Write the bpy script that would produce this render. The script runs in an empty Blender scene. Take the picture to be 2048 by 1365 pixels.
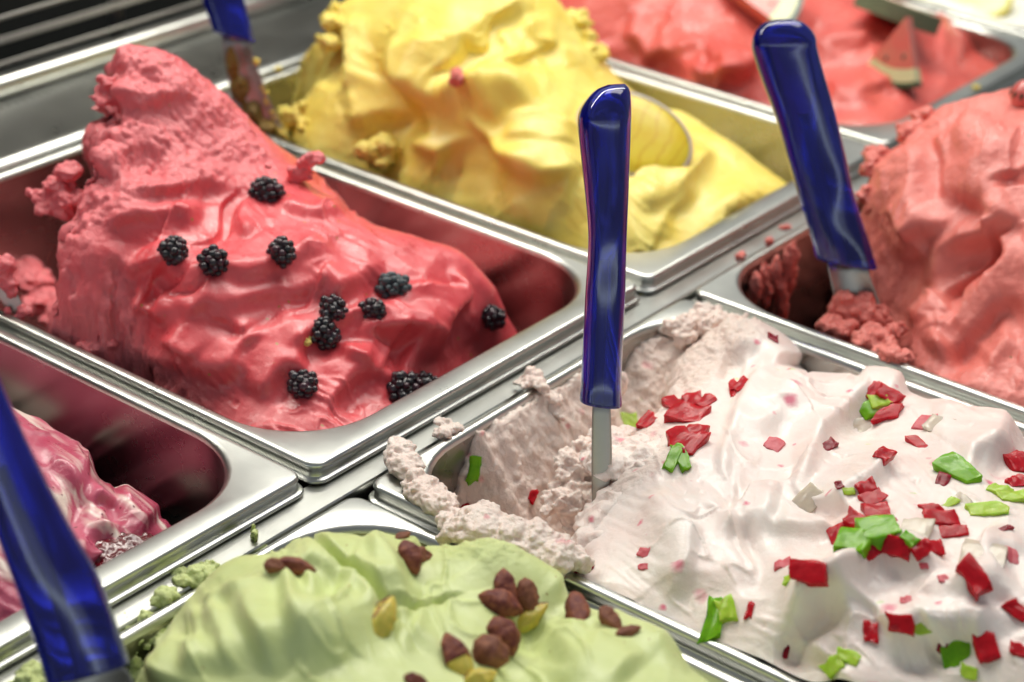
import bpy, bmesh, math, random
import numpy as np
from mathutils import Vector, Matrix, Quaternion
from mathutils.bvhtree import BVHTree
MM = 0.001
S = bpy.context.scene
COL = S.collection
# ------------------------------------------------------------------ camera (numbers in mm and in pixels of the 2048 x 1365 photograph)
FPX, YAW, PIT, ROL = 4085.76, 0.927844, 0.485898, 0.0483854
CX, CY = 1024.0, 682.5
CAM = np.array([-547.678, -512.896, 462.170])
FW = np.array([math.cos(PIT)*math.sin(YAW), math.cos(PIT)*math.cos(YAW), -math.sin(PIT)])
_rt = np.array([math.cos(YAW), -math.sin(YAW), 0.0]); _up = np.cross(_rt, FW)
RT = math.cos(ROL)*_rt + math.sin(ROL)*_up
UP = -math.sin(ROL)*_rt + math.cos(ROL)*_up
cam = bpy.data.cameras.new('camera'); camo = bpy.data.objects.new('camera', cam); COL.objects.link(camo)
cam.sensor_width = 36.0; cam.lens = FPX/2048*36.0; cam.clip_start = 0.01; cam.clip_end = 50
camo.matrix_world = Matrix(((RT[0], UP[0], -FW[0], CAM[0]*MM), (RT[1], UP[1], -FW[1], CAM[1]*MM), (RT[2], UP[2], -FW[2], CAM[2]*MM), (0, 0, 0, 1)))
cam.dof.use_dof = True; cam.dof.focus_distance = 0.872; cam.dof.aperture_fstop = 7.5
S.camera = camo
# ------------------------------------------------------------------ world, lamps, exposure
W = bpy.data.worlds.new('World'); S.world = W; W.use_nodes = True
bg = W.node_tree.nodes['Background']; bg.inputs[0].default_value = (0.80, 0.86, 0.90, 1); bg.inputs[1].default_value = 0.24
def area(name, loc, target, sx, sy, power, col):
    l = bpy.data.lights.new(name, 'AREA'); l.shape = 'RECTANGLE'; l.size = sx; l.size_y = sy; l.energy = power; l.color = col
    o = bpy.data.objects.new(name, l); COL.objects.link(o); o.location = loc
    d = Vector(target)-Vector(loc); o.rotation_euler = d.to_track_quat('-Z', 'Y').to_euler(); return o
area('case_tube_lamp', (0.45, 0.45, 0.75), (0.2, 0.05, 0.0), 1.7, 0.06, 11.0, (1.0, 0.95, 0.85))
area('ceiling_lamp', (0.70, 0.15, 1.35), (0.15, -0.02, 0.0), 1.2, 0.6, 13.2, (1.0, 0.96, 0.9))
area('back_wall_light', (1.5, 1.75, 1.25), (0.2, 0.0, 0.0), 3.2, 1.3, 4.0, (0.97, 1.0, 0.95))
area('added_band_light', (-1.18, -1.04, 0.50), (0.1, -0.08, 0.1), 6.0, 0.07, 4.2, (0.78, 0.92, 1.0))  # added unseen strip, put in to reflect a pale band on the handles
area('added_fade_light', (-1.18, -1.04, 0.62), (0.1, -0.08, 0.1), 6.0, 0.16, 2.2, (0.80, 0.92, 1.0))  # dimmer added strip above it, fades the reflected band upwards
S.view_settings.view_transform = 'Standard'; S.view_settings.look = 'None'; S.view_settings.exposure = 0.0; S.view_settings.gamma = 1.0
S.cycles.max_bounces = 10; S.cycles.transmission_bounces = 8; S.cycles.caustics_reflective = False; S.cycles.caustics_refractive = False
S.cycles.sample_clamp_indirect = 6.0
# ------------------------------------------------------------------ helpers: projection, noise, meshes
def ray(px, py): return FW + RT*(px-CX)/FPX - UP*(py-CY)/FPX
def at(px, py, **k):
    d = ray(px, py); (a, v), = k.items(); i = 'xyz'.index(a); return CAM + d*(v-CAM[i])/d[i]
def depth_at(px, py, t): return CAM + ray(px, py)*t
def proj(q):
    d = np.asarray(q, float)-CAM; z = d@FW; return CX+FPX*(d@RT)/z, CY-FPX*(d@UP)/z
_r = np.random.RandomState(7); _perm = np.concatenate([_r.permutation(512)]*3)
_g3 = _r.normal(size=(512, 3)); _g3 /= np.linalg.norm(_g3, axis=1)[:, None]
def noise(P):
    """Perlin noise, P (...,3)."""
    P = np.asarray(P, float); i = np.floor(P).astype(int); f = P-i; u = f*f*f*(f*(f*6-15)+10); i &= 511
    out = 0
    for dx in (0, 1):
        for dy in (0, 1):
            for dz in (0, 1):
                h = _perm[_perm[_perm[(i[..., 0]+dx) & 511]+((i[..., 1]+dy) & 511)]+((i[..., 2]+dz) & 511)]
                g = _g3[h]
                d = g[..., 0]*(f[..., 0]-dx)+g[..., 1]*(f[..., 1]-dy)+g[..., 2]*(f[..., 2]-dz)
                out = out + d*(u[..., 0] if dx else 1-u[..., 0])*(u[..., 1] if dy else 1-u[..., 1])*(u[..., 2] if dz else 1-u[..., 2])
    return out*1.6
def fbm(P, oct=4, gain=0.5):
    a = 1.0; s = 0; t = 0
    for k in range(oct):
        s = s + a*noise(P*(2.03**k)+17.3*k); t += a; a *= gain
    return s/t
def new_obj(name, verts, faces, mat=None, parent=None, smooth=True, scale=MM):
    me = bpy.data.meshes.new(name)
    v = np.asarray(verts, float)*scale
    me.from_pydata(v.tolist() if not isinstance(faces, np.ndarray) else [], [], [] if isinstance(faces, np.ndarray) else faces)
    if isinstance(faces, np.ndarray):
        n, k = faces.shape
        me.vertices.add(len(v)); me.vertices.foreach_set('co', v.ravel().astype(np.float32))
        me.loops.add(n*k); me.loops.foreach_set('vertex_index', faces.ravel().astype(np.int32))
        me.polygons.add(n); me.polygons.foreach_set('loop_start', np.arange(0, n*k, k, dtype=np.int32))
        me.update(calc_edges=True); me.validate()
    me.polygons.foreach_set('use_smooth', np.full(len(me.polygons), smooth)); me.update()
    o = bpy.data.objects.new(name, me); COL.objects.link(o)
    if mat: me.materials.append(mat)
    if parent: o.parent = parent
    return o
def tag(o, label=None, cat=None, group=None, kind=None):
    if label: o['label'] = label
    if cat: o['category'] = cat
    if group: o['group'] = group
    if kind: o['kind'] = kind
    return o
def empty(name, loc, label=None, cat=None, group=None):
    o = bpy.data.objects.new(name, None); o.empty_display_size = 0.02; COL.objects.link(o); o.location = [c*MM for c in loc]
    return tag(o, label, cat, group)
def bridge(loops, cap_end=False, cap_start=False):
    n = len(loops[0]); v = [tuple(p) for l in loops for p in l]; f = []
    for a in range(len(loops)-1):
        for i in range(n):
            j = (i+1) % n; f.append((a*n+i, a*n+j, (a+1)*n+j, (a+1)*n+i))
    if cap_end: f.append(tuple(range((len(loops)-1)*n, len(loops)*n)))
    if cap_start: f.append(tuple(range(n-1, -1, -1)))
    return v, f
def rrect(x0, x1, y0, y1, r, z, seg=10):
    pts = []
    for (cx, cy, a0) in ((x1-r, y1-r, 0), (x0+r, y1-r, 90), (x0+r, y0+r, 180), (x1-r, y0+r, 270)):
        for k in range(seg+1):
            a = math.radians(a0+90*k/seg); pts.append((cx+r*math.cos(a), cy+r*math.sin(a), z))
    return pts
def box(x0, x1, y0, y1, z0, z1):
    v = [(x, y, z) for z in (z0, z1) for y in (y0, y1) for x in (x0, x1)]
    return v, [(0, 2, 3, 1), (4, 5, 7, 6), (0, 1, 5, 4), (2, 6, 7, 3), (0, 4, 6, 2), (1, 3, 7, 5)]
# ------------------------------------------------------------------ materials
def mat(name):
    m = bpy.data.materials.new(name); m.use_nodes = True; nt = m.node_tree
    return m, nt, nt.nodes['Principled BSDF']
def N(nt, t, **k):
    n = nt.nodes.new(t)
    for a, v in k.items(): setattr(n, a, v)
    return n
def noise_node(nt, scale, detail=4, rough=0.5, vec=None, dist=0.0):
    n = N(nt, 'ShaderNodeTexNoise'); n.inputs['Scale'].default_value = scale; n.inputs['Detail'].default_value = detail
    n.inputs['Roughness'].default_value = rough; n.inputs['Distortion'].default_value = dist
    if vec: nt.links.new(vec, n.inputs['Vector'])
    return n
def ramp(nt, fac, stops):
    r = N(nt, 'ShaderNodeValToRGB'); e = r.color_ramp.elements
    while len(e) < len(stops): e.new(0.5)
    for q, (p, c) in zip(e, stops): q.position = p; q.color = c if len(c) == 4 else (*c, 1)
    nt.links.new(fac, r.inputs[0]); return r
def coords(nt): return N(nt, 'ShaderNodeTexCoord').outputs['Object']
def mixc(nt, fac, a, b):
    m = N(nt, 'ShaderNodeMix', data_type='RGBA')
    if isinstance(fac, float): m.inputs[0].default_value = fac
    else: nt.links.new(fac, m.inputs[0])
    for s, c in ((6, a), (7, b)):
        if isinstance(c, tuple): m.inputs[s].default_value = (*c, 1)
        else: nt.links.new(c, m.inputs[s])
    return m.outputs[2]
def math_(nt, op, a, b=None):
    m = N(nt, 'ShaderNodeMath', operation=op)
    for i, c in enumerate((a, b)):
        if c is None: continue
        if isinstance(c, (int, float)): m.inputs[i].default_value = c
        else: nt.links.new(c, m.inputs[i])
    return m.outputs[0]
def bump(nt, b, h, strength, dist, prev=None):
    n = N(nt, 'ShaderNodeBump'); n.inputs['Strength'].default_value = strength; n.inputs['Distance'].default_value = dist
    nt.links.new(h, n.inputs['Height'])
    if prev: nt.links.new(prev.outputs[0], n.inputs['Normal'])
    nt.links.new(n.outputs[0], b.inputs['Normal']); return n
def steel(name, base=(0.56, 0.57, 0.535), r0=0.22, r1=0.38, brush=None):
    m, nt, b = mat(name); c = coords(nt); b.inputs['Metallic'].default_value = 1.0
    n1 = noise_node(nt, 22, 5, 0.6, c); n2 = noise_node(nt, 900, 3, 0.6, c)
    col = ramp(nt, n1.outputs[0], [(0.3, tuple(x*0.86 for x in base)), (0.7, base)])
    mp = N(nt, 'ShaderNodeMapping'); nt.links.new(c, mp.inputs[0]); mp.inputs['Scale'].default_value = (8, 420, 420) if brush == 'x' else (420, 12, 420)
    n3 = noise_node(nt, 4, 3, 0.6, mp.outputs[0])
    nt.links.new(col.outputs[0], b.inputs['Base Color'])
    rr = N(nt, 'ShaderNodeMapRange'); rr.inputs['To Min'].default_value = r0; rr.inputs['To Max'].default_value = r1
    nt.links.new(n1.outputs[0], rr.inputs[0]); nt.links.new(rr.outputs[0], b.inputs['Roughness'])
    bp = bump(nt, b, n3.outputs[0], 0.10, 0.0004); bump(nt, b, n2.outputs[0], 0.05, 0.0002, bp)
    return m
STEEL = steel('pan_steel'); STEELX = steel('brushed_steel', brush='x'); BLADE = steel('blade_steel', (0.42, 0.40, 0.36), 0.25, 0.5)
WALL = steel('pan_wall_steel', (0.42, 0.40, 0.37), 0.2, 0.34)  # darker than the rim's steel, painting shade into the pan interiors
def flat(name, c, rough=0.6, metal=0.0):
    m, nt, b = mat(name); v = coords(nt); n = noise_node(nt, 60, 4, 0.6, v)
    r = ramp(nt, n.outputs[0], [(0.3, tuple(x*0.75 for x in c)), (0.7, c)]); nt.links.new(r.outputs[0], b.inputs['Base Color'])
    b.inputs['Roughness'].default_value = rough; b.inputs['Metallic'].default_value = metal
    return m
DARK = flat('dark_cavity', (0.010, 0.012, 0.011), 0.7)  # near-black colour stands for shade, since ambient light reaches these recesses
def gelato_mat(name, c_hi, c_lo, sss=0.25, radius=(1, .4, .3), rough=0.42, scale=0.004, specks=None, coat=0.0, streaks=None, crumb=1.0, wet=0.0, torn=None):
    m, nt, b = mat(name); c = coords(nt)
    n = noise_node(nt, 35, 5, 0.55, c, 0.4)
    col = ramp(nt, n.outputs[0], [(0.32, c_lo), (0.68, c_hi)]).outputs[0]
    if streaks:      # stirred-in ripple of another colour
        mp = N(nt, 'ShaderNodeMapping'); nt.links.new(c, mp.inputs[0]); mp.inputs['Rotation'].default_value = streaks['rot']; mp.inputs['Scale'].default_value = streaks['scale']
        ns = noise_node(nt, streaks['freq'], 3, 0.5, mp.outputs[0], 1.0)
        rs = ramp(nt, ns.outputs[0], streaks['stops']); col = mixc(nt, rs.outputs[0], col, streaks['col'])
    for (sc, thr, soft, colr, amt) in (specks or []):
        vo = N(nt, 'ShaderNodeTexVoronoi'); vo.inputs['Scale'].default_value = sc; vo.inputs['Randomness'].default_value = 1.0
        wv = noise_node(nt, sc*1.5, 3, 0.6, c); add = N(nt, 'ShaderNodeVectorMath', operation='MULTIPLY_ADD')
        nt.links.new(wv.outputs[1], add.inputs[0]); add.inputs[1].default_value = (0.5/sc,)*3; nt.links.new(c, add.inputs[2]); nt.links.new(add.outputs[0], vo.inputs['Vector'])
        rd = ramp(nt, vo.outputs['Distance'], [(thr, (1, 1, 1)), (thr+soft, (0, 0, 0))])
        sep = N(nt, 'ShaderNodeSeparateColor'); nt.links.new(vo.outputs['Color'], sep.inputs[0])
        gate = math_(nt, 'GREATER_THAN', sep.outputs[0], 1-amt)
        col = mixc(nt, math_(nt, 'MULTIPLY', rd.outputs[0], gate), col, colr)
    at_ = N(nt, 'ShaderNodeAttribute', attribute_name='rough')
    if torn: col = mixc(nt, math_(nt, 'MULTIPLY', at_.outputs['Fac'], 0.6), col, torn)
    nt.links.new(col, b.inputs['Base Color'])
    b.inputs['Subsurface Weight'].default_value = sss; b.inputs['Subsurface Radius'].default_value = radius; b.inputs['Subsurface Scale'].default_value = scale
    b.inputs['Specular IOR Level'].default_value = 0.5
    nr = noise_node(nt, 120, 4, 0.6, c)
    rr = ramp(nt, nr.outputs[0], [(0.35, (rough-0.12-wet,)*3), (0.65, (rough+0.1,)*3)])
    nt.links.new(math_(nt, 'ADD', rr.outputs[0], math_(nt, 'MULTIPLY', at_.outputs['Fac'], 0.15)), b.inputs['Roughness'])
    b.inputs['Coat Weight'].default_value = coat; b.inputs['Coat Roughness'].default_value = 0.16
    f1 = noise_node(nt, 420, 4, 0.65, c); f2 = noise_node(nt, 1500, 3, 0.6, c)
    k = math_(nt, 'ADD', math_(nt, 'MULTIPLY', at_.outputs['Fac'], 1.7*crumb), 0.30)
    h = math_(nt, 'MULTIPLY', math_(nt, 'ADD', f1.outputs[0], math_(nt, 'MULTIPLY', f2.outputs[0], 0.35)), k)
    bump(nt, b, h, 0.55, 0.0016)
    return m
# ------------------------------------------------------------------ sculpting of ice cream
def catmull(P, n=10):
    P = [np.asarray(p, float) for p in P]
    if len(P) < 3: return np.array([P[0]+(P[-1]-P[0])*t for t in np.linspace(0, 1, n)])
    Q = [2*P[0]-P[1]]+P+[2*P[-1]-P[-2]]; out = []
    for i in range(1, len(Q)-2):
        for t in np.linspace(0, 1, n, endpoint=False):
            a, b, c, d = Q[i-1], Q[i], Q[i+1], Q[i+2]
            out.append(0.5*((2*b)+(c-a)*t+(2*a-5*b+4*c-d)*t*t+(3*b-a-3*c+d)*t**3))
    out.append(P[-1]); return np.array(out)
def seg_dist(X, Y, L):
    """distance, signed side (+ = left of travel) and parameter to polyline L."""
    best = np.full(X.shape, 1e9); side = np.zeros(X.shape); par = np.zeros(X.shape); n = len(L)-1
    for i in range(n):
        a, b = L[i], L[i+1]; d = b-a; l2 = d@d+1e-9
        t = np.clip(((X-a[0])*d[0]+(Y-a[1])*d[1])/l2, 0, 1)
        qx = X-a[0]-t*d[0]; qy = Y-a[1]-t*d[1]; r = qx*qx+qy*qy; m = r < best
        best = np.where(m, r, best); side = np.where(m, np.sign(d[0]*qy-d[1]*qx), side); par = np.where(m, (i+t)/n, par)
    return np.sqrt(best), side, par
def poly_sdf(X, Y, P):
    P = np.asarray(P, float); d, _, _ = seg_dist(X, Y, np.vstack([P, P[:1]])); ins = np.zeros(X.shape, bool); n = len(P)
    for i in range(n):
        x0, y0 = P[i]; x1, y1 = P[(i+1) % n]
        c = ((y0 > Y) != (y1 > Y)) & (X < (x1-x0)*(Y-y0)/(y1-y0+1e-12)+x0); ins ^= c
    return np.where(ins, -d, d)
def rr_sdf(X, Y, x0, x1, y0, y1, r):
    qx = np.abs(X-(x0+x1)/2)-(x1-x0)/2+r; qy = np.abs(Y-(y0+y1)/2)-(y1-y0)/2+r
    return np.hypot(np.maximum(qx, 0), np.maximum(qy, 0))+np.minimum(np.maximum(qx, qy), 0)-r
def sstep(a, b, x):
    t = np.clip((x-a)/(b-a), 0, 1); return t*t*(3-2*t)
class Gel:
    def __init__(s, x0, x1, y0, y1, res, ctrl, seed=0, smooth=0.3):
        s.xs = np.arange(x0, x1+res, res); s.ys = np.arange(y0, y1+res, res); s.res = res; s.seed = seed
        s.X, s.Y = np.meshgrid(s.xs, s.ys)
        C = []
        for c in ctrl:
            C.append(at(c[0], c[1], **{c[2]: c[3]}) if len(c) == 4 else np.array(c, float))
        C = s.C = np.array(C); n = len(C)
        def U(r2): return 0.5*r2*np.log(r2+1e-9)
        k = 0.01
        A = np.zeros((n+3, n+3)); D = ((C[:, None, :2]-C[None, :, :2])*k)
        A[:n, :n] = U((D**2).sum(-1))+np.eye(n)*smooth*0.01; A[:n, n] = 1; A[:n, n+1:] = C[:, :2]*k; A[n:, :n] = A[:n, n:].T
        w = np.linalg.solve(A, np.concatenate([C[:, 2], [0, 0, 0]]))
        H = w[n]+w[n+1]*s.X*k+w[n+2]*s.Y*k
        for i in range(n): H = H+w[i]*U(((s.X-C[i, 0])**2+(s.Y-C[i, 1])**2)*k*k)
        s.gain = 1.0; s.ops = []; s.dmask = 1.0; s.H = H; s.rough = np.zeros(H.shape)
    def h(s, x, y):
        i = np.clip((x-s.xs[0])/s.res, 0, len(s.xs)-1.001); j = np.clip((y-s.ys[0])/s.res, 0, len(s.ys)-1.001)
        a = np.floor(i).astype(int); b = np.floor(j).astype(int); u = i-a; v = j-b; H = s.H
        return (H[b, a]*(1-u)+H[b, a+1]*u)*(1-v)+(H[b+1, a]*(1-u)+H[b+1, a+1]*u)*v
    def cast(s, px, py):
        d = ray(px, py); d = d/np.linalg.norm(d); p, n, i, _ = s.bvh.ray_cast(Vector(CAM*MM), Vector(d))
        return (None, None) if p is None else (np.array(p)/MM, np.array(n))
    def hit(s, px, py, ztop=170):
        if hasattr(s, 'bvh'):
            p, n = s.cast(px, py)
            if p is not None: return p
        d = ray(px, py); t = np.linspace((ztop-CAM[2])/d[2], (-115-CAM[2])/d[2], 1500)
        Q = CAM+d*t[:, None]
        ok = (Q[:, 0] > s.xs[0]-1) & (Q[:, 0] < s.xs[-1]+1) & (Q[:, 1] > s.ys[0]-1) & (Q[:, 1] < s.ys[-1]+1)
        below = ok & (Q[:, 2] < s.h(Q[:, 0], Q[:, 1])); k = int(np.argmax(below))
        if not below.any():
            k = int(np.argmin(np.where(ok, Q[:, 2]-s.h(Q[:, 0], Q[:, 1]), 1e9)))
        return Q[k]
    def normal(s, x, y, e=2.0):
        n = np.array([-(s.h(x+e, y)-s.h(x-e, y))/(2*e), -(s.h(x, y+e)-s.h(x, y-e))/(2*e), 1.0]); return n/np.linalg.norm(n)
    # detail is kept apart from the broad form and pushed out along the form's normal; patterns are measured in the
    # oblique plane (A, B) in mm so that they do not stretch on steep flanks
    def strokes(s, L): s.ops.append(('strokes', L))
    def folds(s, *a): s.ops.append(('folds', a))
    def scoops(s, *a): s.ops.append(('scoops', a))
    def begin(s):
        H = s.H; d = np.stack([s.X, s.Y, H], -1)-CAM; z = d@FW; s.px = CX+FPX*(d@RT)/z; s.py = CY-FPX*(d@UP)/z
        s.k = float(np.median(z[H > -60]))/FPX; s.A = s.px*s.k; s.B = -s.py*s.k; s.D = np.zeros(H.shape)
    def do_strokes(s, L):
        for kind, w, hh, pts in L: s.stroke(kind, w, hh*s.gain, catmull([(p[0]*s.k, -p[1]*s.k) for p in pts], 8))
    def stroke(s, kind, w, hh, P):
        m = 4.5*w+2; lo = P.min(0)-m; hi = P.max(0)+m
        sel = (s.A > lo[0]) & (s.A < hi[0]) & (s.B > lo[1]) & (s.B < hi[1])
        if not sel.any(): return
        X = s.A[sel]; Y = s.B[sel]
        q3 = np.stack([X*0.055, Y*0.055, np.full(X.shape, 3.3+s.seed)], -1); wob = noise(q3)*w*0.30; wob2 = noise(q3+50)*w*0.30
        d, side, par = seg_dist(X+wob, Y+wob2, P); d = np.sqrt(d*d+0.5)-0.7
        d = np.maximum(d, 0); tp = np.clip(np.minimum(par, 1-par)*4, 0, 1); tp = tp*tp*(3-2*tp)
        tp = tp*(0.75+0.5*noise(np.stack([X*0.03, Y*0.03, np.full(X.shape, 7.7+s.seed)], -1)))
        if kind == 'ridge': q = hh*np.exp(-(d/w)**2)
        elif kind == 'sharp': q = hh*np.exp(-d/w)
        elif kind == 'crest': q = np.where(side > 0, hh*np.exp(-d/(w*1.3)), hh*np.exp(-(d/(w*0.30))**2))
        elif kind == 'lip': q = np.where(side > 0, hh*np.exp(-d/(w*1.3)), hh*np.exp(-(d/(w*0.30))**2)-0.40*hh*np.exp(-((d-w*0.85)/(w*0.55))**2))
        elif kind == 'bowl': q = -hh*np.exp(-(d/w)**2)+0.25*hh*np.exp(-((d-1.5*w)/(0.4*w))**2)
        else: q = -hh*np.exp(-(d/w)**2)
        s.D[sel] += q*tp
    def do_folds(s, amp, wl, ang=0, stretch=2.0, p=1.5, off=0, mask=1.0):
        a = math.radians(ang); u = s.A*math.cos(a)+s.B*math.sin(a); v = -s.A*math.sin(a)+s.B*math.cos(a)
        z = np.full(s.X.shape, 5.1+s.seed+off)
        wx = noise(np.stack([u/wl*0.6, v/wl*0.6, z], -1)); wy = noise(np.stack([u/wl*0.6, v/wl*0.6, z+31], -1))
        n = noise(np.stack([u/(wl*stretch)+wx*0.8, v/wl+wy*0.8, z+7], -1))
        s.D += amp*(np.clip(1-np.abs(n)*2.2, 0, 1)**p-0.35)*mask
    def drag(s, amp, ang, wl=2.4, off=0):
        """fine scraper lines that follow a bending smear direction, in patches; air pits; thin torn ridges."""
        z = np.full(s.X.shape, 11.3+s.seed+off)
        c0, s0 = math.cos(math.radians(ang)), math.sin(math.radians(ang)); u = s.A*c0+s.B*s0; v = -s.A*s0+s.B*c0
        v = v+14*noise(np.stack([s.A/60, s.B/60, z+5], -1))+3*noise(np.stack([s.A/18, s.B/18, z+8], -1))
        n = noise(np.stack([u/(wl*9), v/wl, z], -1))+0.6*noise(np.stack([u/(wl*16), v/(wl*2.6), z+3], -1))
        m = sstep(-0.05, 0.4, noise(np.stack([s.A/34, s.B/34, z+17], -1)))
        s.D += amp*n*(0.08+0.92*m)
        p = noise(np.stack([s.A/4.0, s.B/4.0, z+23], -1)); s.D -= 2.0*amp*np.clip(p-0.56, 0, None)*4*m
        t = noise(np.stack([u/24, v/11, z+29], -1)); k = np.clip(1-np.abs(t)*6, 0, 1)**2*sstep(0.1, 0.45, noise(np.stack([s.A/30, s.B/30, z+37], -1))); s.D += 2.2*amp*k
        s.rough = np.maximum(s.rough, 0.3*k)
    def do_scoops(s, amp, wl, ang=0, stretch=1.6, off=0, mask=1.0, k=0.06):
        """concave spatula scoops that meet in crests."""
        a = math.radians(ang); u = s.A*math.cos(a)+s.B*math.sin(a); v = -s.A*math.sin(a)+s.B*math.cos(a); z = np.full(s.X.shape, 2.7+s.seed+off)
        u = u/(wl*stretch)+0.45*noise(np.stack([u/wl, v/wl, z], -1)); v = v/wl+0.45*noise(np.stack([u, v/wl, z+19], -1))
        lim = s.H > -70; rs = np.random.RandomState(s.seed*13+off+1); acc = np.zeros(s.X.shape)
        i0, i1, j0, j1 = int(np.floor(u[lim].min()))-1, int(np.ceil(u[lim].max()))+1, int(np.floor(v[lim].min()))-1, int(np.ceil(v[lim].max()))+1
        for i in range(i0, i1+1):
            for j in range(j0, j1+1):
                cx, cy = i+rs.uniform(0.05, 0.95), j+rs.uniform(0.05, 0.95); h = rs.uniform(-0.12, 0.12); gx, gy = rs.normal(size=2)*0.18
                f = (u-cx)**2+(v-cy)**2+h+gx*(u-cx)+gy*(v-cy); acc += np.exp(-np.clip(f, -1, 8)/k)
        s.D += amp*np.clip(-k*np.log(acc+1e-30)-0.2, -1, 1)*2.2*mask
    def mask_poly(s, pts, soft=8, z=None):
        """soft mask from a polygon in the photograph, dropped on the surface."""
        P = [s.hit(*q)[:2] for q in pts]; return 1-sstep(-soft/2, soft/2, poly_sdf(s.X, s.Y, P))
    def cliff(s, P, run=10, depth=120, round_=10, nz=4.0):
        d = poly_sdf(s.X, s.Y, P)+nz*fbm(np.stack([s.X*0.06, s.Y*0.06, np.full(s.X.shape, 9.0+s.seed)], -1), 4, 0.6)
        t = np.clip((d+round_)/round_, 0, 1); s.H -= 0.35*round_*t*t*t
        s.H -= np.clip(d, 0, None)*depth/run
        s.rough = np.maximum(s.rough, sstep(-round_*0.8, 2, d)); s.edge = d
    def build(s, name, m, clip, floor, amp_rough=2.2, amp_smooth=0.25, parent=None, wl=9.0, out=2.0, drag=None):
        s.begin()
        for op, a in s.ops: getattr(s, 'do_'+op)(*((a,) if op == 'strokes' else a))
        if drag: s.drag(*drag)
        H = s.H; D = s.D*s.dmask; D = D*sstep(-75, -45, H)
        gy, gx = np.gradient(H, s.res); gx = np.clip(gx, -3, 3); gy = np.clip(gy, -3, 3); n = np.stack([-gx, -gy, np.ones(H.shape)], -1); n /= np.linalg.norm(n, axis=-1)[..., None]
        P = np.stack([s.X, s.Y, H], -1)+n*D[..., None]; r = s.rough
        nz = fbm(P/wl+s.seed*3.7, 4, 0.6)
        bil = np.abs(noise(P/(wl*0.55)+s.seed+40))
        big = noise(P/(wl*2.6)+s.seed*1.3+4)
        fine = fbm(P/2.6+s.seed, 2)
        disp = r*amp_rough*(nz*1.2+0.8*(bil-0.25)+0.7*big)+r*0.55*fine+amp_smooth*fbm(P/14+s.seed*2, 3)+0.05*fine
        Q = P+n*disp[..., None]
        s.H = H+np.clip((D+disp)/np.maximum(n[..., 2], 0.45), -25, 25)
        sd = rr_sdf(s.X, s.Y, *clip); keep = (sd < out) & (H > floor-6)
        ny, nx = H.shape; idx = np.arange(ny*nx).reshape(ny, nx)
        f = np.stack([idx[:-1, :-1], idx[:-1, 1:], idx[1:, 1:], idx[1:, :-1]], -1).reshape(-1, 4)
        kf = keep.ravel()[f].all(1); f = f[kf]
        used = np.zeros(ny*nx, bool); used[f.ravel()] = True; mp = np.cumsum(used)-1
        o = new_obj(name, Q.reshape(-1, 3)[used], mp[f], m, parent)
        a = o.data.attributes.new('rough', 'FLOAT', 'POINT'); a.data.foreach_set('value', r.ravel()[used].astype(np.float32))
        s.bvh = BVHTree.FromObject(o, bpy.context.evaluated_depsgraph_get()); return o
_ico = {}
def ico(sub):
    if sub not in _ico:
        bm = bmesh.new(); bmesh.ops.create_icosphere(bm, subdivisions=sub, radius=1.0)
        _ico[sub] = (np.array([v.co[:] for v in bm.verts]), np.array([[v.index for v in f.verts] for f in bm.faces])); bm.free()
    return _ico[sub]
def split_loose(o):
    """every separate lump becomes a mesh of its own; specks go."""
    me = o.data; n = len(me.vertices); e = np.zeros(len(me.edges)*2, np.int32); me.edges.foreach_get('vertices', e); e = e.reshape(-1, 2)
    lab = np.arange(n)
    while True:
        m = np.minimum(lab[e[:, 0]], lab[e[:, 1]]); new = lab.copy(); np.minimum.at(new, e[:, 0], m); np.minimum.at(new, e[:, 1], m); new = new[new]
        if (new == lab).all(): break
        lab = new
    ids, cnt = np.unique(lab, return_counts=True); big = ids[cnt > 120]
    if len(big) == 0: big = ids[[cnt.argmax()]]
    if len(ids) == 1: return o
    co = np.zeros(n*3, np.float32); me.vertices.foreach_get('co', co); co = co.reshape(-1, 3); F = [list(p.vertices) for p in me.polygons]; fl = np.array([lab[f[0]] for f in F]); first = None
    rv = me.attributes['rough'].data[0].value; m = me.materials[0]; nm = o.name.split('.')[0]; par = o.parent; loc = o.location.copy(); bpy.data.objects.remove(o)
    for b in big:
        vi = np.where(lab == b)[0]; mp = np.full(n, -1); mp[vi] = np.arange(len(vi)); ff = [[int(mp[k]) for k in F[i]] for i in np.where(fl == b)[0]]
        q = new_obj(nm, co[vi], ff, m, par, True, 1.0); q.location = loc; a = q.data.attributes.new('rough', 'FLOAT', 'POINT'); a.data.foreach_set('value', np.full(len(vi), rv, np.float32)); first = first or q
    return first
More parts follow.
